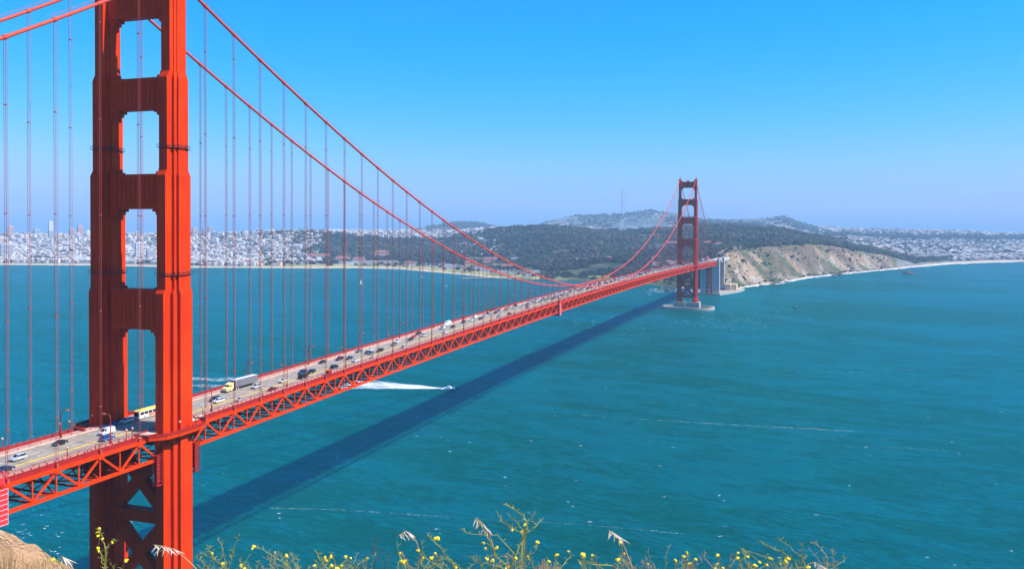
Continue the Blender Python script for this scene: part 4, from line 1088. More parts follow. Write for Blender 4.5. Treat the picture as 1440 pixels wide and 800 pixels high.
for pts, w, dens in (([(255, 531), (310, 534), (368, 529)], 3.5, .35), ([(250, 541), (300, 543), (350, 541)], 3, .25), ([(820, 583), (930, 591), (1030, 597)], .9, .2),
                  ([(1030, 597), (1130, 602), (1200, 606)], .9, .35), ([(1240, 629), (1280, 630), (1330, 633)], .6, .15), ([(380, 714), (470, 716), (560, 722), (700, 730), (830, 738), (960, 750)], .5, .28),
                  ([(1040, 519), (1180, 524), (1300, 520)], 1.2, .1)):
    L_ = px_line(pts, 60)
    for p, q in zip(L_, L_[1:]):
        for _ in range(2):
            if random.random() > dens: continue
            c = p+(q-p)*random.random()+np.array([random.gauss(0, w*.8), random.gauss(0, w*.8)]); d = (q-p)/np.linalg.norm(q-p); l_ = random.uniform(.6, 2.2)*w
            ribbon([c-d*l_, c, c+d*l_*.8], w*random.uniform(.2, .8), w*.3, .7, .35, V_, F_, A_, .6)
def cap(u, v, L_, W_):
    p = at_water(u, v)[:2]; a = random.gauss(.35, .35); d = np.array([math.cos(a), math.sin(a)])
    ribbon([p-d*L_/2, p-d*L_*.1, p+d*L_/2], W_, W_*.5, 1.9, 1.2, V_, F_, A_, .4)
for _ in range(260):
    v = 380+420*random.random()**1.5; u = random.uniform(-40, 1480); dpt = (v-318)/480
    if fbm(u/120, v/30, 66) < -.02: continue
    cap(u, v, random.uniform(.3, 1.3)*(1+.6/ (dpt+.2)), random.uniform(.15, .5)*(1+.9/(dpt+.25)))
for _ in range(60): cap(random.gauss(1035, 38), random.gauss(449, 7), random.uniform(1.5, 6), random.uniform(.6, 1.8))
for _ in range(30): cap(random.gauss(820, 40), random.gauss(456, 8), random.uniform(2, 5), random.uniform(.8, 2))
for _ in range(45): cap(random.uniform(15, 90), random.uniform(735, 795), random.uniform(.5, 1.6), random.uniform(.3, .8))  # white flecks painted in as sun sparkle on the near water
for _ in range(50): cap(random.gauss(930, 14), random.gauss(408, 2), random.uniform(4, 9), random.uniform(2, 4))
tag(npmesh('sea_foam_and_glints', V_, F_, FOAM_GLINT, A_), 'scattered whitecaps, thin foam lines and painted sun sparkles on the water', kind='stuff')
# surf along the beaches
V_, F_, A_ = [], [], []
sh = [(terr(u, 0.0, False)[0].item(), terr(u, 0.0, False)[1].item()) for u in np.arange(1012, 1600, 4)]
cn = np.array([CX, CY]); off = lambda p, d: np.array(p)-(np.array(p)-cn)/np.linalg.norm(np.array(p)-cn)*d
ribbon([off(p, 14+6*math.sin(i*.7)) for i, p in enumerate(sh)], 15, 28, 1.1, 1.5, V_, F_, A_, .45, .25)
ribbon([off(p, 48+10*math.sin(i*.5)) for i, p in enumerate(sh[20:])], 10, 22, .6, .9, V_, F_, A_, .8, .2)
tag(npmesh('surf', V_, F_, FOAM_GLINT, A_), 'line of white surf along the cliff foot and long beach', kind='stuff')
def boat(x, y, L_, rz, label, name='motorboat', hull=WHITE):
    r = empty(name, (x, y, 0), rz); tag(r, label, 'boat')
    b = MB(); w = L_*.16
    dk = [(-L_/2, -w), (L_*.15, -w*1.05), (L_*.38, -w*.6), (L_/2, 0), (L_*.38, w*.6), (L_*.15, w*1.05), (-L_/2, w)]
    bt2 = [(x_*.93, y_*.65) for x_, y_ in dk]; b.prism(bt2, -.3, L_*.12, dk); P(b, 'hull', hull, r)
    b = MB(); b.prism([(-L_*.2, -w*.7), (L_*.12, -w*.7), (L_*.12, w*.7), (-L_*.2, w*.7)], L_*.12, L_*.26, [(-L_*.18, -w*.55), (L_*.04, -w*.55), (L_*.04, w*.55), (-L_*.18, w*.55)]); cb_ = P(b, 'cabin', WHITE, r)
    b = MB(); b.box(-L_*.17, L_*.075, -w*.69, w*.69, L_*.175, L_*.225); P(b, 'cabin_windows', GLASS, cb_)
    b = MB(); b.tube([(-L_*.1, 0, L_*.25), (-L_*.1, 0, L_*.42)], .07, 6); b.bar((-L_*.1, -w*.5, L_*.36), (-L_*.1, w*.5, L_*.36), .1); P(b, 'mast', DARK, r)
boat(-91.8, 461.5, 10.5, .12, 'small white speedboat at the head of the long foam wake')
boat(*at_water(1119, 432)[:2], 9, 2.8, 'tiny dark motorboat alone in the open water right of the far tower', hull=DARK)
for i, (u, v, lab) in enumerate(((508, 399, 'tiny white sailboat nearest the bay shore, left one'), (593, 390, 'tiny white sailboat nearest the bay shore, close to the flats'), (627, 403, 'tiny white sailboat farthest off the shore, left of the old pier'))):
    p = at_water(u, v); r = empty('sailboat', (p[0], p[1], 0), 1.0+i); tag(r, lab, 'sailboat', 'sailboats out on the bay')
    b = MB(); b.prism([(-4, -1), (1, -1.3), (4.5, 0), (1, 1.3), (-4, 1)], -.2, 1.1, [(-4.3, -1.2), (1, -1.5), (5, 0), (1, 1.5), (-4.3, 1.2)]); P(b, 'hull', WHITE, r)
    b = MB(); b.tube([(.5, 0, 1), (.5, 0, 11)], .12, 6); P(b, 'mast', DARK, r)
    b = MB(); b.add([(.4, .05, 2), (-3.8, .05, 2), (.4, .05, 10.6), (.4, -.05, 2), (-3.8, -.05, 2), (.4, -.05, 10.6)], [(0, 1, 2), (5, 4, 3), (0, 3, 4, 1), (1, 4, 5, 2)]); P(b, 'sail', WHITE, r)

# ================================================================== shore landmarks
def tp(u, s): x, y, z = terr(float(u), float(s)); return float(x), float(y), float(z)
def s_for_v(u, v, s0=0.05, s1=6.0):     # first station where the ground shows at image row v
    ss = np.linspace(s0, s1, 900); x, y, z = terr(np.full_like(ss, u), ss, False)
    D = np.stack([x-CX, y-CY, z-CZ], 1); vv = V0-FPX*(D@UP)/(D@FW)
    k = np.argmax(vv <= v); return float(ss[k])
BW = mat('building_white_wall', (.74, .73, .70), .85, .1, .1); BT = mat('building_tan_wall', (.55, .42, .28), .85, .15, .1); BP = mat('building_pink_wall', (.58, .36, .30), .85, .15, .1)
BG = mat('building_grey_wall', (.40, .40, .42), .85, .15, .1); WIN = mat('window_glass_strip', (.05, .06, .08), .2)
def face_cam(x, y): return math.atan2(y-CY, x-CX)-math.pi/2
def building(u, v, w, d, h, wall, roofk, label, name='building', cat='building', rz=None, wins=True, group=None, floors=2):
    s = s_for_v(u, v); x, y, z = tp(u, s); r = empty(name, (x, y, z), face_cam(x, y) if rz is None else rz); tag(r, label, cat, group)
    b = MB(); b.box(-w/2, w/2, -d/2, d/2, -4, h); P(b, 'walls', wall, r)
    if roofk == 'flat': b = MB(); b.box(-w/2-.4, w/2+.4, -d/2-.4, d/2+.4, h, h+.8); P(b, 'roof', ROOFG, r)
    else:
        b = MB(); e = .8; b.add([(-w/2-e, -d/2-e, h), (w/2+e, -d/2-e, h), (w/2+e, d/2+e, h), (-w/2-e, d/2+e, h), (-w/2+d*.3, 0, h+d*.32), (w/2-d*.3, 0, h+d*.32)],
              [(0, 1, 5, 4), (1, 2, 5), (2, 3, 4, 5), (3, 0, 4), (3, 2, 1, 0)]); P(b, 'roof', REDROOF if roofk == 'red' else ROOFG, r)
    if wins:
        for f in range(floors):
            b = MB(); zc0 = h*(f+.35)/floors; zc1 = h*(f+.72)/floors
            nw = min(24, max(2, int(w/5))); 
            for k in range(nw): xx = -w/2+(k+.5)*w/nw; b.box(xx-w/nw*.28, xx+w/nw*.28, -d/2-.06, -d/2+.05, zc0, zc1)
            P(b, 'window_row', WIN, r)
    return r
G1 = 'buildings on the bay shore flats'
for u, v, w, d, h, wl, rf, lab in (
 (378, 369, 210, 20, 7, BG, 'flat', 'very long low grey shed on the shore, left of the grassy flats'),
 (448, 364, 90, 24, 12, BW, 'red', 'long white hall with red roof below the wooded hill'), (482, 366, 60, 22, 10, BP, 'red', 'pinkish block with red roof right of the long white hall'),
 (505, 367, 50, 20, 9, BP, 'red', 'pink building with red roof, middle of the shore group'), (498, 371, 60, 22, 6, BW, 'flat', 'low white building in front of the pink ones by the beach'),
 (537, 360, 60, 26, 13, BP, 'red', 'tall pink building with steep red roof on the flats'), (536, 370, 120, 24, 8, BT, 'flat', 'long tan hangar right on the flats'),
 (576, 372, 40, 18, 6, BP, 'red', 'small pink clubhouse with red roof near the water'), (580, 373.5, 24, 14, 5, BW, 'flat', 'small white annex beside the pink clubhouse'),
 (623, 374, 20, 14, 6, BW, 'red', 'white gabled cottage on the beach grass, left one'), (641, 374.5, 30, 14, 6, BW, 'flat', 'white low cottage on the beach grass beside the gabled one'),
 (655, 379, 34, 16, 6, BW, 'red', 'white station house with red roof close to the water'), (662, 372, 44, 20, 10, BT, 'red', 'tan barracks with red roof behind the station house'),
 (690, 367, 60, 20, 9, BP, 'red', 'pink barracks with red roof, centre of the group behind the trees'), (702, 374, 46, 18, 8, BT, 'flat', 'tan workshop on the flats right of centre'),
 (716, 377, 50, 20, 8, BP, 'red', 'broad building with large red roof at the foot of the woods'), (728, 366, 44, 14, 11, BW, 'flat', 'tall white block at the end of the elevated road'),
 (745, 388, 22, 12, 5, BW, 'flat', 'small white boathouse low by the shore near the old pier'), (735, 387, 18, 12, 5, BW, 'red', 'small white boathouse with red roof by the shore'),
 (790, 368, 30, 14, 7, BW, 'flat', 'white house in the woods left of the row of gabled cottages'),
 (837, 366, 30, 16, 8, BP, 'red', 'pink house with red roof in the trees right of the cottage row'), (853, 366, 36, 16, 8, BP, 'red', 'second pink house in the trees, behind the bridge cable'),
 (905, 369, 90, 16, 6, BW, 'flat', 'long white building just above the bridge deck near the far tower'), (925, 366, 40, 16, 9, BW, 'red', 'white building with red roof left of the far tower'),
 (946, 347, 50, 20, 12, BP, 'red', 'pale building in the woods seen left of the far tower, red roof'), (930, 348, 40, 20, 12, BW, 'flat', 'white building in the woods left of the far tower, flat roof'),
 (998, 345, 40, 18, 10, BP, 'red', 'pink building in the woods just right of the far tower'), (1012, 348, 30, 16, 9, BW, 'red', 'white building in the woods above the bridge end pylons')):
    building(u, v, w, d, h, wl, rf, lab, group=G1)
G2 = 'row of white gabled cottages below the woods'
for k, u in enumerate((803, 807.5, 812, 816.5, 821, 825.5)):
    building(u, 368, 8.5, 12, 7, BW, 'red' if False else 'grey', f'white cottage, {["leftmost", "second", "third", "fourth", "fifth", "rightmost"][k]} in the row of six above the bridge', 'cottage', 'cottage', group=G2, floors=1)
# elevated road
s_ = s_for_v(695, 363); x0_, y0_, z0_ = tp(655, s_for_v(655, 366)); x1_, y1_, z1_ = tp(740, s_for_v(740, 366))
r = empty('elevated_road', (0, 0, 0)); tag(r, 'long grey elevated road on columns crossing the flats behind the red roofs', 'viaduct')
b = MB(); b.bar((x0_, y0_, 22), (x1_, y1_, 24), 14, 2.4); P(b, 'deck', BG, r)
for k in range(9):
    tt = (k+.5)/9; b = MB(); b.bar((x0_+(x1_-x0_)*tt, y0_+(y1_-y0_)*tt, -2), (x0_+(x1_-x0_)*tt, y0_+(y1_-y0_)*tt, 21), 3.0); P(b, 'column', BG, r)
# old pier
a_ = at_water(647, 393.3); c_ = at_water(742, 390.6); r = empty('old_pier', (0, 0, 0)); tag(r, 'narrow grey timber pier reaching out from the bay shore', 'pier')
b = MB(); b.bar((*a_[:2], 3.6), (*c_[:2], 3.6), 9, 1.0); P(b, 'deck', CONC, r)
for k in range(34):
    b = MB(); tt = k/33; p = a_+(c_-a_)*tt; b.bar((p[0], p[1], -1), (p[0], p[1], 3.2), 1.2); P(b, 'piling', DARK, r)
# fort and sea wall at the bridge foot
FORT = mat('fort_brick', (.50, .27, .17), .9, .25, .3); 
r = empty('fort', (0, 0, 0)); tag(r, 'tan masonry fort block at the foot of the bridge end pylon', 'fort')
b = MB(); b.box(21.5, 34, 1712, 1738, -1, 17); b.box(36, 46, 1724, 1750, -1, 16); P(b, 'walls', mat('fort_pale_wall', (.72, .52, .30), .9, .15, .2), r)
b = MB()
for z in (4, 9.5):
    for y in (1714, 1718, 1722, 1726, 1730, 1734): b.box(33.95, 34.06, y, y+1.6, z, z+2.2)
P(b, 'gun_openings', DARK, r)
b = MB(); b.prism([(-75, 1611), (22, 1608), (52, 1700), (60, 1775), (30, 1800), (-90, 1790)], -3, 3.4); tag(b.build('sea_wall_apron', CONC), kind='structure')
# rocks
ROCK = mat('sea_rock', (.07, .06, .05), .9, .4, .5)
for i, (u, v, w) in enumerate(((1179, 386.5, 22), (1172, 388, 12), (1093, 398.5, 14), (1086, 399.5, 10), (1105, 396.5, 9), (1277, 384.4, 26), (1270, 382.3, 12), (1070, 401.5, 8), (940, 409, 16), (929, 407, 12))):
    p = at_water(u, v); b = MB(); rr = random.Random(i); rings = []
    for z, q in ((-2, 1.1), (.5, 1), (w*.14, .85), (w*.24, .5), (w*.29, .15)):
        rings.append([(p[0]+math.cos(a)*w*.7*q*rr.uniform(.75, 1.2), p[1]+math.sin(a)*w*.5*q*rr.uniform(.75, 1.2), z*rr.uniform(.8, 1.15)) for a in np.linspace(0, 6.283, 11, endpoint=False)])
    b.loft(rings)
    labs = ['large dark rock in the surf below the cliff middle', 'small dark rock just left of the large one below the cliff', 'dark rock at the cliff foot nearest the bridge, larger of two', 'low dark rock left of its larger neighbour at the cliff foot',
            'small dark rock right of the pair at the cliff foot', 'flat pale-rimmed islet rock out in the water off the long beach', 'small low rock just left of the islet', 'tiny rock at the cliff foot closest to the bridge', 'dark shore rock below the deck left of the far tower', 'small shore rock left of its bigger neighbour by the far tower']
    tag(b.build('sea_rock', ROCK), labs[i], 'rock', 'rocks along the shore')
# city towers on the skyline
TWC = [mat('tower_block_'+n, c, .8, .1, .05) for n, c in (('white', (.74, .75, .78)), ('grey', (.38, .40, .46)), ('pink', (.55, .36, .34)), ('tan', (.55, .48, .40)))]
TWL = [(8, 327, 60, 46, 1, 'grey slab block at the left picture edge on the skyline'), (15, 332, 34, 42, 2, 'pink block beside the grey slab at the left picture edge'), (71.5, 331, 30, 62, 0, 'tall slender white high-rise, highest on the left skyline'), (72, 338, 34, 40, 1, 'grey block in front of the tall white high-rise'),
 (84, 341, 26, 34, 3, 'tan block right of the tall white high-rise'), (52, 331, 46, 26, 1, 'low wide grey block left of the tall white high-rise'), (101, 331, 36, 30, 2, 'pink block between two suspender ropes left of the tower'), (113, 331, 40, 44, 2, 'reddish high-rise just left of the near tower'),
 (124, 333, 30, 26, 0, 'white block half hidden by the near tower'), (196, 330, 40, 52, 0, 'tall white high-rise seen through the tower opening'), (193, 338, 24, 36, 3, 'tan block in front of the white one in the tower opening'), (211, 330, 34, 30, 1, 'grey block seen in the tower opening, right side'),
 (274, 330, 44, 26, 2, 'low pinkish block just right of the near tower'), (288, 330, 30, 30, 1, 'slim grey block behind paired suspender ropes'), (296, 330, 38, 36, 1, 'wider grey-blue high-rise right of the near tower'), (357, 331, 40, 18, 1, 'low grey block above the woods edge')]
for u, v, w, h, c, lab in TWL:
    s = s_for_v(u, v, 2.0); x, y, z = tp(u, min(s, 4)); r = empty('high_rise', (x, y, z), face_cam(x, y)+.3); tag(r, lab, 'high-rise', 'high-rises on the city skyline')
    w *= .75; h *= 1.3; b = MB(); b.box(-w/2, w/2, -w/3, w/3, -6, h); b.box(-w*.2, w*.2, -w*.15, w*.15, h, h+4); P(b, 'walls', TWC[c], r)
    b = MB()
    for k in range(int(h/5)): b.box(-w/2-.15, w/2+.15, -w/3-.15, w/3+.15, 2+k*5, 3.6+k*5)
    P(b, 'window_bands', WIN, r)
# hospital and hilltop mast
building(903, 322, 300, 40, 44, BW, 'flat', 'broad pale hospital block on the slope left of the far tower', 'hospital', 'hospital', floors=5)
building(888, 321, 90, 30, 60, BG, 'flat', 'grey wing on the left of the hillside hospital', 'hospital_wing', 'hospital', floors=5)
building(874.5, 324, 22, 22, 62, BW, 'flat', 'slim white church tower left of the hillside hospital', 'church_tower', 'church tower', wins=False)
x, y, z = tp(875.5, 5.9); r = empty('broadcast_mast', (x, y, z-8)); tag(r, 'tall three-legged red and white broadcast mast on the hill', 'mast')
MR = mat('mast_pale_paint', (.45, .25, .25), .7); 
dm = math.hypot(x-CX, y-CY); hm_ = dm*(300.5-264.5)/FPX; W = dm*8.0/FPX/2
def lw(t_): return W*(1.0-.62*min(t_, .45)/.45 if t_ < .45 else .38+.5*max(0, (t_-.45)/.35) if t_ < .8 else .9)
for k in range(3):
    a = k*2.094+.4; b = MB(); pts = [(math.cos(a)*lw(t_), math.sin(a)*lw(t_), hm_*t_) for t_ in np.linspace(0, 1, 12)]; b.tube(pts, 1.9, 5); P(b, 'mast_leg', MR, r)
for t_ in (.12, .35, .55, .78):
    b = MB(); pts = [(math.cos(k*2.094+.4)*lw(t_)*1.1, math.sin(k*2.094+.4)*lw(t_)*1.1, hm_*t_) for k in range(3)]
    for p, q in zip(pts, pts[1:]+pts[:1]): b.bar(p, q, 3.5, 6 if t_ > .7 else 3.5)
    P(b, 'cross_beam', MR, r)
# scattered single trees near the shore
LEAF = mat('tree_leaves', (.045, .075, .03), .9, .4, .6, spec=.1)
def tree_proto(seed):
    rr = np.random.default_rng(seed); r = empty('shore_tree')
    b = MB(); b.tube([(0, 0, -1), (.1, 0, 2.5), (0, .2, 5.5), (.2, .1, 8)], [.45, .35, .25, .08], 7)
    for k in range(5): a = k*1.26; b.tube([(0, .1, 3.2+k*.5), (math.cos(a)*1.6, math.sin(a)*1.6, 5.2+k*.6)], [.16, .06], 5)
    P(b, 'trunk', BARK, r)
    n = 520; q = rr.normal(size=(n, 3)); q /= np.linalg.norm(q, axis=1)[:, None]; q *= rr.uniform(.55, 1, (n, 1))**.5*np.array([3.9, 3.9, 3.0]); lob = (rr.normal(size=(9, 3))*[2.2, 2.2, 1.4]); q = q*.62+lob[rr.integers(0, 9, n)]*.75; q[:, 2] += 6.8
    t1 = rr.normal(size=(n, 3)); t1 /= np.linalg.norm(t1, axis=1)[:, None]; t2 = np.cross(t1, rr.normal(size=(n, 3))); t2 /= np.linalg.norm(t2, axis=1)[:, None]; sz = rr.uniform(.35, .75, (n, 1))
    Vv = np.stack([q-t1*sz, q-t2*sz*.7, q+t1*sz, q+t2*sz*.7], 1).reshape(-1, 3); o = npmesh('crown', Vv, np.arange(4*n).reshape(n, 4), LEAF); o.parent = r; reg(o, r)
    return r
TP = [tree_proto(3), tree_proto(8)]; tu = [False, False]
spots = [(rng.uniform(345, 480), rng.uniform(1.05, 1.9), 'on the shore flats below the wooded hill') for _ in range(14)]+[(rng.uniform(540, 735), rng.uniform(1.0, 1.9), 'among the red-roofed buildings on the flats') for _ in range(22)]+\
        [(rng.uniform(765, 960), rng.uniform(.8, 2.1), 'on the grassy bluff above the bridge deck') for _ in range(24)]+[(rng.uniform(1020, 1180), rng.uniform(1.4, 2.4), 'on the clifftop right of the far tower') for _ in range(12)]
for i, (u, s, w) in enumerate(spots):
    k = i % 2; o = TP[k] if not tu[k] else copy_tree(TP[k]); tu[k] = True
    x, y, z = tp(u, s); q = rng.uniform(.8, 1.5); o.location = (x, y, z); o.scale = (q, q, q*rng.uniform(.8, 1.1)); o.rotation_euler = (0, 0, rng.uniform(0, 6.28))
    tag(o, f'small dark green tree {w}', 'tree', f'single trees {w}')

# ================================================================== near headland under the camera
EARTH = mat('headland_earth', (.66, .40, .22), .95, .6, 1.6, (.36, .21, .12), bump=.9, spec=.1)
def head_h(x, y):
    x = np.asarray(x, float); y = np.asarray(y, float)
    r = np.hypot(x-CX, y-CY); f = (x-CX)*FW[0]+(y-CY)*FW[1]; l = (x-CX)*RT[0]+(y-CY)*RT[1]
    fw = np.clip((f+25)/45, 0, 1)
    base = 142.35-.10*np.minimum(r, 2.2)-1.12*np.maximum(r-2.2, 0)
    back = 142.35+.22*np.minimum(np.maximum(-f, 0), 160)-.2*np.maximum(np.abs(l)-60, 0)
    h = base*fw+back*(1-fw)
    h = np.where(r < 2.5, 142.35-.1*r, h)
    # rocky knoll on the left
    ku = 720+FPX*l/np.maximum(f, 1e-3); kt = np.exp(-((r-15.5)/4.2)**2)*(f > 3)
    top = CZ-np.maximum(f, .1)*((768+.55*np.maximum(ku, -300)*1.0+np.clip(ku-0, 0, 999)*-.02)-V0)/FPX*1.0
    kn = np.where(ku < 230, top+.0, -50)
    h = np.maximum(h, h+(np.maximum(kn, h)-h)*np.clip(kt*1.25, 0, 1))
    h = h+fbm(x/9, y/9, 90, 4)*np.clip((r-6)/8, 0, 1)*1.2+fbm(x*1.3, y*1.3, 91, 5)*np.clip((r-2)/6, .1, 1)*.8+np.abs(fbm(x*.7, y*.7, 97, 4))*np.clip((r-8)/4, 0, 1)*1.1
    h = np.minimum(h, 26+np.maximum(0, x-45)*1.05)
    return np.maximum(h, -8)
rr_ = np.concatenate([[0, .5, 1, 1.5, 2, 2.3], np.geomspace(2.6, 40, 70), np.geomspace(42, 700, 60)]); aa = np.linspace(0, 2*math.pi, 361)
Rg, Ag = np.meshgrid(rr_, aa, indexing='ij'); XX = CX+Rg*np.cos(Ag); YY = CY+Rg*np.sin(Ag); ZZ = head_h(XX, YY)
ix = np.arange(XX.size).reshape(XX.shape); FF_ = np.stack([ix[:-1, :-1], ix[1:, :-1], ix[1:, 1:], ix[:-1, 1:]], -1).reshape(-1, 4)
tag(npmesh('headland', np.stack([XX, YY, ZZ], -1).reshape(-1, 3), FF_, EARTH, smooth=True), kind='structure')

# foreground plants
STG = mat('plant_green_stem', (.30, .30, .05), .7, .3, 8); STD = mat('plant_dry_stem', (.42, .27, .13), .8, .3, 8); STK = mat('plant_dead_stem', (.07, .035, .025), .8)
FLW = mat('yellow_petals', (.85, .66, .01), .6); STRAW = mat('straw_seed_head', (.78, .66, .50), .8)
def fg(u, v, d):       # point at pixel (u, v), d metres ahead
    return np.array([CX, CY, CZ])+rayv(u, v)*d
def ball(b, c, r, seed=0):
    rr = random.Random(seed); vs = [tuple(np.array(c)+ico_v[i]*r*rr.uniform(.7, 1.2)) for i in range(12)]; b.add(vs, [tuple(map(int, f)) for f in ico_f])
def flower_tuft(b, c, r, seed):
    rr = random.Random(seed)
    for k in range(4): ball(b, np.array(c)+np.array([rr.uniform(-1, 1), rr.uniform(-1, 1), rr.uniform(-.6, .6)])*r*.6, r*.62, seed*7+k)
def ground_at(p): return float(head_h(p[0], p[1]))
def plant(d, base_u, stems, label, name='wildflower', m=STG, cat='wildflower', group='yellow wildflowers along the cliff edge'):
    """stems: list of (pixel polyline from low to tip, [flower pixels], stem width)"""
    p0 = fg(base_u, 830, d); gz = ground_at(p0); r = empty(name, (p0[0], p0[1], gz)); tag(r, label, cat, group)
    org = np.array([p0[0], p0[1], gz]); si = 0
    for pl, fl, w in stems:
        rr = random.Random(int(pl[-1][0]*13+pl[-1][1])); dd = d; pts = [np.array([0, 0, -.03])+np.array([rr.uniform(-.05, .05), rr.uniform(-.05, .05), 0])]
        for (u, v) in pl: dd += rr.uniform(-.05, .05); pts.append(fg(u, v, dd)-org)
        q = [pts[0]]            # smooth
        for a, c in zip(pts, pts[1:]):
            for t_ in (.34, .67, 1): q.append(a+(c-a)*t_+np.array([rr.uniform(-1, 1)*.004, rr.uniform(-1, 1)*.004, 0])*(t_ < 1))
        n = len(q); b = MB(); b.tube(q, [w*(1-.6*i/n) for i in range(n)], 6); st = P(b, 'stem', m, r, True)
        b = MB(); k = 0       # small leaves and buds
        for i in range(3, n-1):
            c = q[i]; 
            for _ in range(2):
                e = c+np.array([rr.uniform(-1, 1), rr.uniform(-1, 1), rr.uniform(.1, 1)])*.013*d/3
                b.tube([c, (c+e)/2+np.array([0, 0, .003]), e], [w*.4, w*.55, w*.12], 4)
        P(b, 'leaflets', m, st)
        for (u, v, sz) in fl:
            b = MB(); c = fg(u, v, dd)-org; flower_tuft(b, c, sz*d/FPX, int(u*3+v)); P(b, 'flower', FLW, st)
            j = int(np.argmin([np.linalg.norm(np.array(x_)-c) for x_ in q])); b = MB(); b.tube([q[j], (q[j]+c)/2+np.array([.002, 0, .002]), c], w*.45, 5); P(b, 'flower_stalk', m, st)
    return r
w1 = .0021
plant(3.0, 150, [([(148, 800), (148, 772), (144, 755), (141, 742)], [(140, 742, 3), (137, 748, 2.5), (139, 753, 3), (144, 757, 2.5), (138, 770, 3), (139, 774, 2.5)], w1), ([(149, 790), (150, 772), (158, 764), (165, 759)], [(159, 762, 2.5)], w1*.7), ([(147, 800), (143, 785), (140, 772)], [], w1*.7)], 'tall yellow-flowered stem in front of the dark tower leg')
plant(3.2, 175, [([(172, 800), (177, 788)], [(178, 788, 3.2)], w1*.8), ([(160, 800), (156, 790)], [], w1*.6)], 'single small yellow bloom at the foot of the dark tower leg')
plant(2.8, 75, [([(96, 806), (85, 792), (75, 787)], [(74, 786, 3.2)], w1)], 'single yellow bloom in front of the brown knoll')
plant(3.4, 10, [([(12, 812), (15, 800), (16, 793)], [(15, 791, 3)], w1)], 'lowest yellow bloom on the brown knoll at the left edge')
plant(3.1, 330, [([(330, 812), (310, 792), (300, 785), (294, 772), (292, 768)], [(314, 792, 3), (339, 795, 3.4), (343, 800, 3)], w1), ([(322, 800), (326, 780), (332, 762), (337, 750)], [], w1*.7), ([(318, 790), (312, 768), (307, 756)], [], w1*.7), ([(300, 785), (286, 778), (276, 782)], [], w1*.6), ([(338, 800), (345, 790), (354, 778)], [], w1*.6)], 'branching plant with low yellow blooms just right of the orange tower leg')
plant(3.2, 400, [([(425, 812), (405, 795), (390, 785), (370, 772), (357, 769)], [(356, 769, 3.4), (404, 781, 3.6)], w1), ([(400, 795), (396, 783), (392, 774)], [], w1*.6), ([(404, 800), (404, 788), (403, 780)], [], w1*.7), ([(415, 805), (385, 792), (369, 782)], [], w1*.6)], 'arching plant with two round yellow blooms')
plant(3.0, 470, [([(470, 812), (456, 795), (447, 780), (445, 776)], [(459, 788, 3), (466, 782, 3), (474, 799, 4)], w1), ([(478, 812), (470, 788), (463, 775)], [], w1*.7), ([(480, 812), (484, 795), (486, 783)], [(486, 782, 3), (480, 795, 3.4)], w1), ([(452, 800), (441, 786)], [], w1*.6), ([(486, 800), (498, 790), (505, 775)], [], w1*.5)], 'clustered plant with five yellow blooms low at the frame bottom')
plant(3.3, 530, [([(520, 815), (516, 790), (512, 778)], [], w1*.7), ([(528, 815), (527, 780), (528, 764), (529, 758)], [], w1*.7), ([(545, 815), (536, 790), (524, 778), (518, 776)], [], w1*.6), ([(560, 815), (545, 785), (530, 770), (520, 767)], [], w1*.5), ([(534, 815), (544, 790), (551, 776)], [], w1*.5)], 'dark dead weed without blooms', 'dead_weed', STK, 'weed', 'dead weeds along the cliff edge')
plant(2.9, 570, [([(572, 815), (570, 795), (568, 790)], [(567, 789, 4.2)], w1), ([(560, 805), (563, 785), (558, 760)], [], w1*.6)], 'short stem with a fat yellow bloom between dead weeds')
plant(2.8, 640, [([(660, 815), (645, 797), (630, 785), (622, 772), (605, 757), (601, 751)], [(614, 756, 5), (606, 784, 3), (640, 797, 3)], w1*1.1), ([(622, 800), (600, 785), (590, 778), (587, 772)], [(588, 773, 2.6)], w1*.8), ([(640, 795), (627, 786), (612, 790)], [], w1*.8), ([(596, 812), (594, 780), (596, 758)], [], w1*.6)], 'yellow-green branching plant carrying the largest yellow bloom of all')
plant(2.7, 715, [([(710, 815), (722, 785), (735, 758), (740, 740), (737, 726), (722, 715), (708, 708)], [(734, 747, 2.6), (738, 738, 2.6), (726, 784, 2.6), (711, 799, 2.6)], w1*1.3), ([(738, 750), (752, 742), (764, 728)], [], w1*.9), ([(736, 750), (722, 743), (706, 733), (697, 718)], [(720, 745, 2.4)], w1*.8), ([(725, 780), (700, 752), (660, 750), (648, 742)], [], w1*.8), ([(716, 800), (695, 778), (690, 762), (676, 735), (668, 728)], [(682, 771, 3), (680, 763, 2.6), (699, 770, 3.2), (697, 779, 2.6), (684, 786, 2.8)], w1), ([(712, 800), (676, 790), (655, 780)], [(693, 788, 3.4)], w1*.8), ([(735, 745), (728, 736), (712, 720)], [], w1*.6), ([(740, 740), (748, 728), (753, 719)], [], w1*.5), ([(716, 800), (735, 790), (752, 775), (756, 764)], [(756, 762, 3)], w1*.8)], 'tallest and most tangled yellow-flowered plant, near the middle of the frame bottom')
plant(3.0, 782, [([(790, 815), (784, 800), (783, 784)], [(783, 780, 2.8)], w1*.8)], 'thin stem with one small bloom beside the dry shrub')
plant(2.9, 880, [([(885, 815), (862, 795), (835, 793), (824, 790), (820, 782)], [(819, 779, 4.2)], w1*1.1), ([(890, 815), (880, 790), (875, 775), (873, 762)], [(873, 762, 3.2)], w1), ([(872, 812), (869, 797), (868, 788)], [(869, 786, 3.6)], w1)], 'plant with three yellow blooms and one stem lying almost flat')
plant(3.1, 935, [([(932, 815), (936, 785), (944, 764)], [], w1*.7), ([(916, 815), (914, 790), (912, 770)], [], w1*.5), ([(950, 815), (950, 795), (950, 789)], [(949, 788, 3)], w1)], 'slender bare stem with a single small bloom to its right')
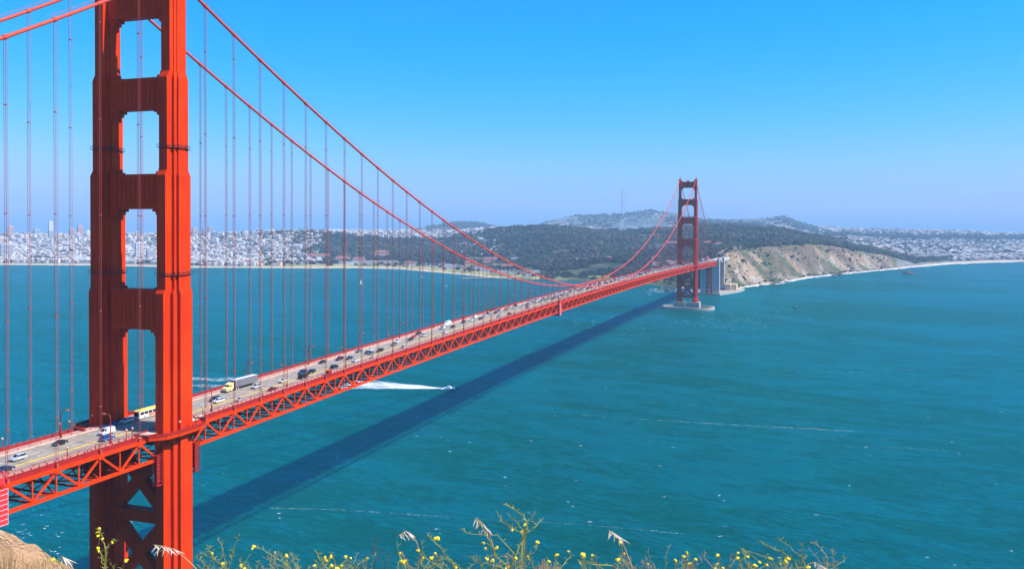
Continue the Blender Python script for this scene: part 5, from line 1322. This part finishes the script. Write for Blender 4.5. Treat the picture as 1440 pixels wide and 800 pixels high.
plant(3.0, 1010, [([(1018, 815), (1012, 792), (1008, 781)], [(1008, 780, 2.8)], w1*.8), ([(1005, 812), (1005, 800)], [(1005, 799, 2.6), (1017, 799, 2.8)], w1)], 'small stem with three tight blooms right of centre')
plant(2.9, 1050, [([(1055, 815), (1052, 795), (1043, 773), (1043, 772)], [(1051, 782, 2.6), (1063, 795, 3.2), (1069, 790, 2.6), (1078, 794, 2.8), (1083, 785, 2.6)], w1), ([(1048, 812), (1042, 795), (1038, 786)], [(1038, 785, 3)], w1*.8)], 'bushy stem with six small blooms in a cluster')
plant(2.8, 1120, [([(1128, 815), (1118, 790), (1100, 775), (1080, 768), (1066, 762)], [(1097, 792, 3), (1107, 784, 4.6), (1135, 797, 4.4)], w1*1.1), ([(1135, 812), (1128, 785), (1110, 768), (1090, 756)], [], w1), ([(1125, 800), (1128, 775), (1131, 762)], [], w1*.7)], 'arching plant with two large blooms, right of the small clusters')
plant(3.0, 1165, [([(1155, 815), (1163, 795), (1164, 785), (1155, 770), (1139, 761)], [], w1*.9), ([(1160, 805), (1150, 785), (1137, 770)], [], w1*.6), ([(1170, 815), (1176, 795), (1172, 780), (1168, 772)], [], w1*.7), ([(1182, 812), (1172, 795), (1163, 794)], [], w1*.6)], 'bare brown branching weed at the right end of the plants', 'dead_weed', STD, 'weed', 'dead weeds along the cliff edge')
def oat(d, pl, label):
    pts = [fg(u, v, d) for u, v in pl]; gz = ground_at(pts[0]); base = np.array([pts[0][0], pts[0][1], gz]); r = empty('wild_oat_grass', tuple(base)); tag(r, label, 'grass stalk', 'wild oat stalks along the cliff edge')
    q = [np.zeros(3)]+[p-base for p in pts]; n = len(q); b = MB(); b.tube(q, [.0022*(1-.6*i/n) for i in range(n)], 5); st = P(b, 'stalk', STD, r, True)
    rr = random.Random(int(pl[0][0])); m = len(q); b = MB()
    for i in range(m-3, m-1):
        for t_ in np.linspace(0, 1, 8, endpoint=False):
            c = q[i]+(q[i+1]-q[i])*t_; e = c+np.array([rr.uniform(.0, .035)*RT[0], rr.uniform(-.01, .01), -rr.uniform(.012, .03)])+RT*rr.uniform(-.03, .02)
            b.tube([c, (c+e)/2, e], [.0006, .0013, .0003], 5)
    P(b, 'seed_heads', STRAW, st)
oat(2.6, [(286, 812), (272, 795), (258, 782), (245, 772), (232, 768), (215, 765)], 'pale drooping wild oat stalk crossing the orange tower leg')
oat(2.8, [(893, 812), (886, 790), (878, 768), (870, 754), (862, 748), (855, 745)], 'pale drooping wild oat stalk above three blooms right of centre')
oat(2.7, [(690, 812), (696, 780), (692, 762), (686, 745), (678, 735), (668, 728)], 'pale wild oat stalk tangled into the tallest plant')
oat(2.9, [(592, 812), (592, 785), (586, 762), (578, 750), (570, 746), (560, 752)], 'thin silvery wild oat stalk between dead weeds and the largest bloom')
oat(2.9, [(108, 812), (102, 798), (96, 790), (92, 786), (89, 783), (87, 781)], 'short wild oat stalk rising from the edge of the brown knoll')
oat(2.9, [(1120, 812), (1128, 800), (1138, 792), (1146, 790), (1152, 794), (1156, 800)], 'low wild oat stalk under the arching plant at the right')
def shrub(u, v, w, label, m=STD):
    p0 = fg(u, 815, 2.9); gz = ground_at(p0); r = empty('dry_shrub', (p0[0], p0[1], gz)); tag(r, label, 'shrub', 'dry brown shrubs at the frame bottom'); org = np.array([p0[0], p0[1], gz]); rr = random.Random(int(u)); b = MB()
    for k in range(110):
        a = rr.uniform(-1, 1); du = a*w; hh_ = (1-abs(a)**2)*rr.uniform(.3, 1)
        e = fg(u+du, 812-(812-v)*hh_, 2.9+rr.uniform(-.12, .12))-org; s0 = np.array([rr.uniform(-.03, .03), rr.uniform(-.03, .03), -.02]); mdl = s0+(e-s0)*.6+np.array([rr.uniform(-1, 1), rr.uniform(-1, 1), .2])*.02
        b.tube([s0, mdl, e], [.003, .0022, .0008], 4)
        for _ in range(2): f = mdl+(e-mdl)*rr.random(); b.tube([f, f+np.array([rr.uniform(-1, 1), rr.uniform(-1, 1), rr.uniform(0, 1)])*.025], [.0016, .0006], 4)
    P(b, 'twigs', m, r)
shrub(770, 782, 26, 'rounded dry brown shrub near the middle of the frame bottom'); shrub(972, 793, 20, 'low dry brown shrub right of centre at the frame bottom')
shrub(20, 768, 34, 'dry twiggy shrub on the knoll in the left corner'); shrub(60, 776, 30, 'dry twiggy shrub on the knoll beside the left corner one')
shrub(1090, 797, 30, 'barely rising dry shrub under the right-hand blooms')

# low sprigs filling the fringe along the cliff edge
rs = random.Random(5)
for i in range(30):
    u = 285+i*30+rs.uniform(-26, 26); d = rs.uniform(2.6, 3.3); st_ = []
    for k in range(rs.choice((3, 4, 5))):
        tu_ = u+rs.uniform(-26, 26); tv = rs.uniform(776, 796); mu_ = (u*.6+tu_*.4)+rs.uniform(-6, 6)
        st_.append(([(u+rs.uniform(-4, 4), 812), (mu_, (812+tv)/2+4), (tu_-rs.uniform(-5, 5), tv+6), (tu_, tv)], [(tu_, tv-1, rs.uniform(1.6, 2.8))] if rs.random() < .22 else [], w1*rs.uniform(.45, .7)))
    z_ = 'left of the tallest plant' if u < 680 else ('right of the tallest plant' if u < 980 else 'around the right-hand plants')
    m_ = rs.choice((STG, STG, STD))
    plant(d, u, st_, f'low wispy {"green" if m_ is STG else "dry brown"} sprig at the frame bottom {z_}', 'wild_sprig', m_, 'sprig', f'low {"green" if m_ is STG else "dry"} sprigs {z_}')

# ================================================================== haze (stuff): closed box of thin air
hb = MB(); hb.box(CX-12200, CX+12200, CY-12200, CY+12200, -115, 620)
hm = bpy.data.materials.new('sea_haze'); hm.use_nodes = True; t = hm.node_tree
for n_ in list(t.nodes):
    if n_.type == 'BSDF_PRINCIPLED': t.nodes.remove(n_)
pv = t.nodes.new('ShaderNodeVolumePrincipled'); pv.inputs['Color'].default_value = (0.42, 0.70, 1.0, 1)
pv.inputs['Density'].default_value = 8.4e-5; pv.inputs['Anisotropy'].default_value = 0.0
t.links.new(pv.outputs[0], [n_ for n_ in t.nodes if n_.type == 'OUTPUT_MATERIAL'][0].inputs['Volume'])
tag(hb.build('haze', hm), 'thin blue sea haze over the strait', kind='stuff')
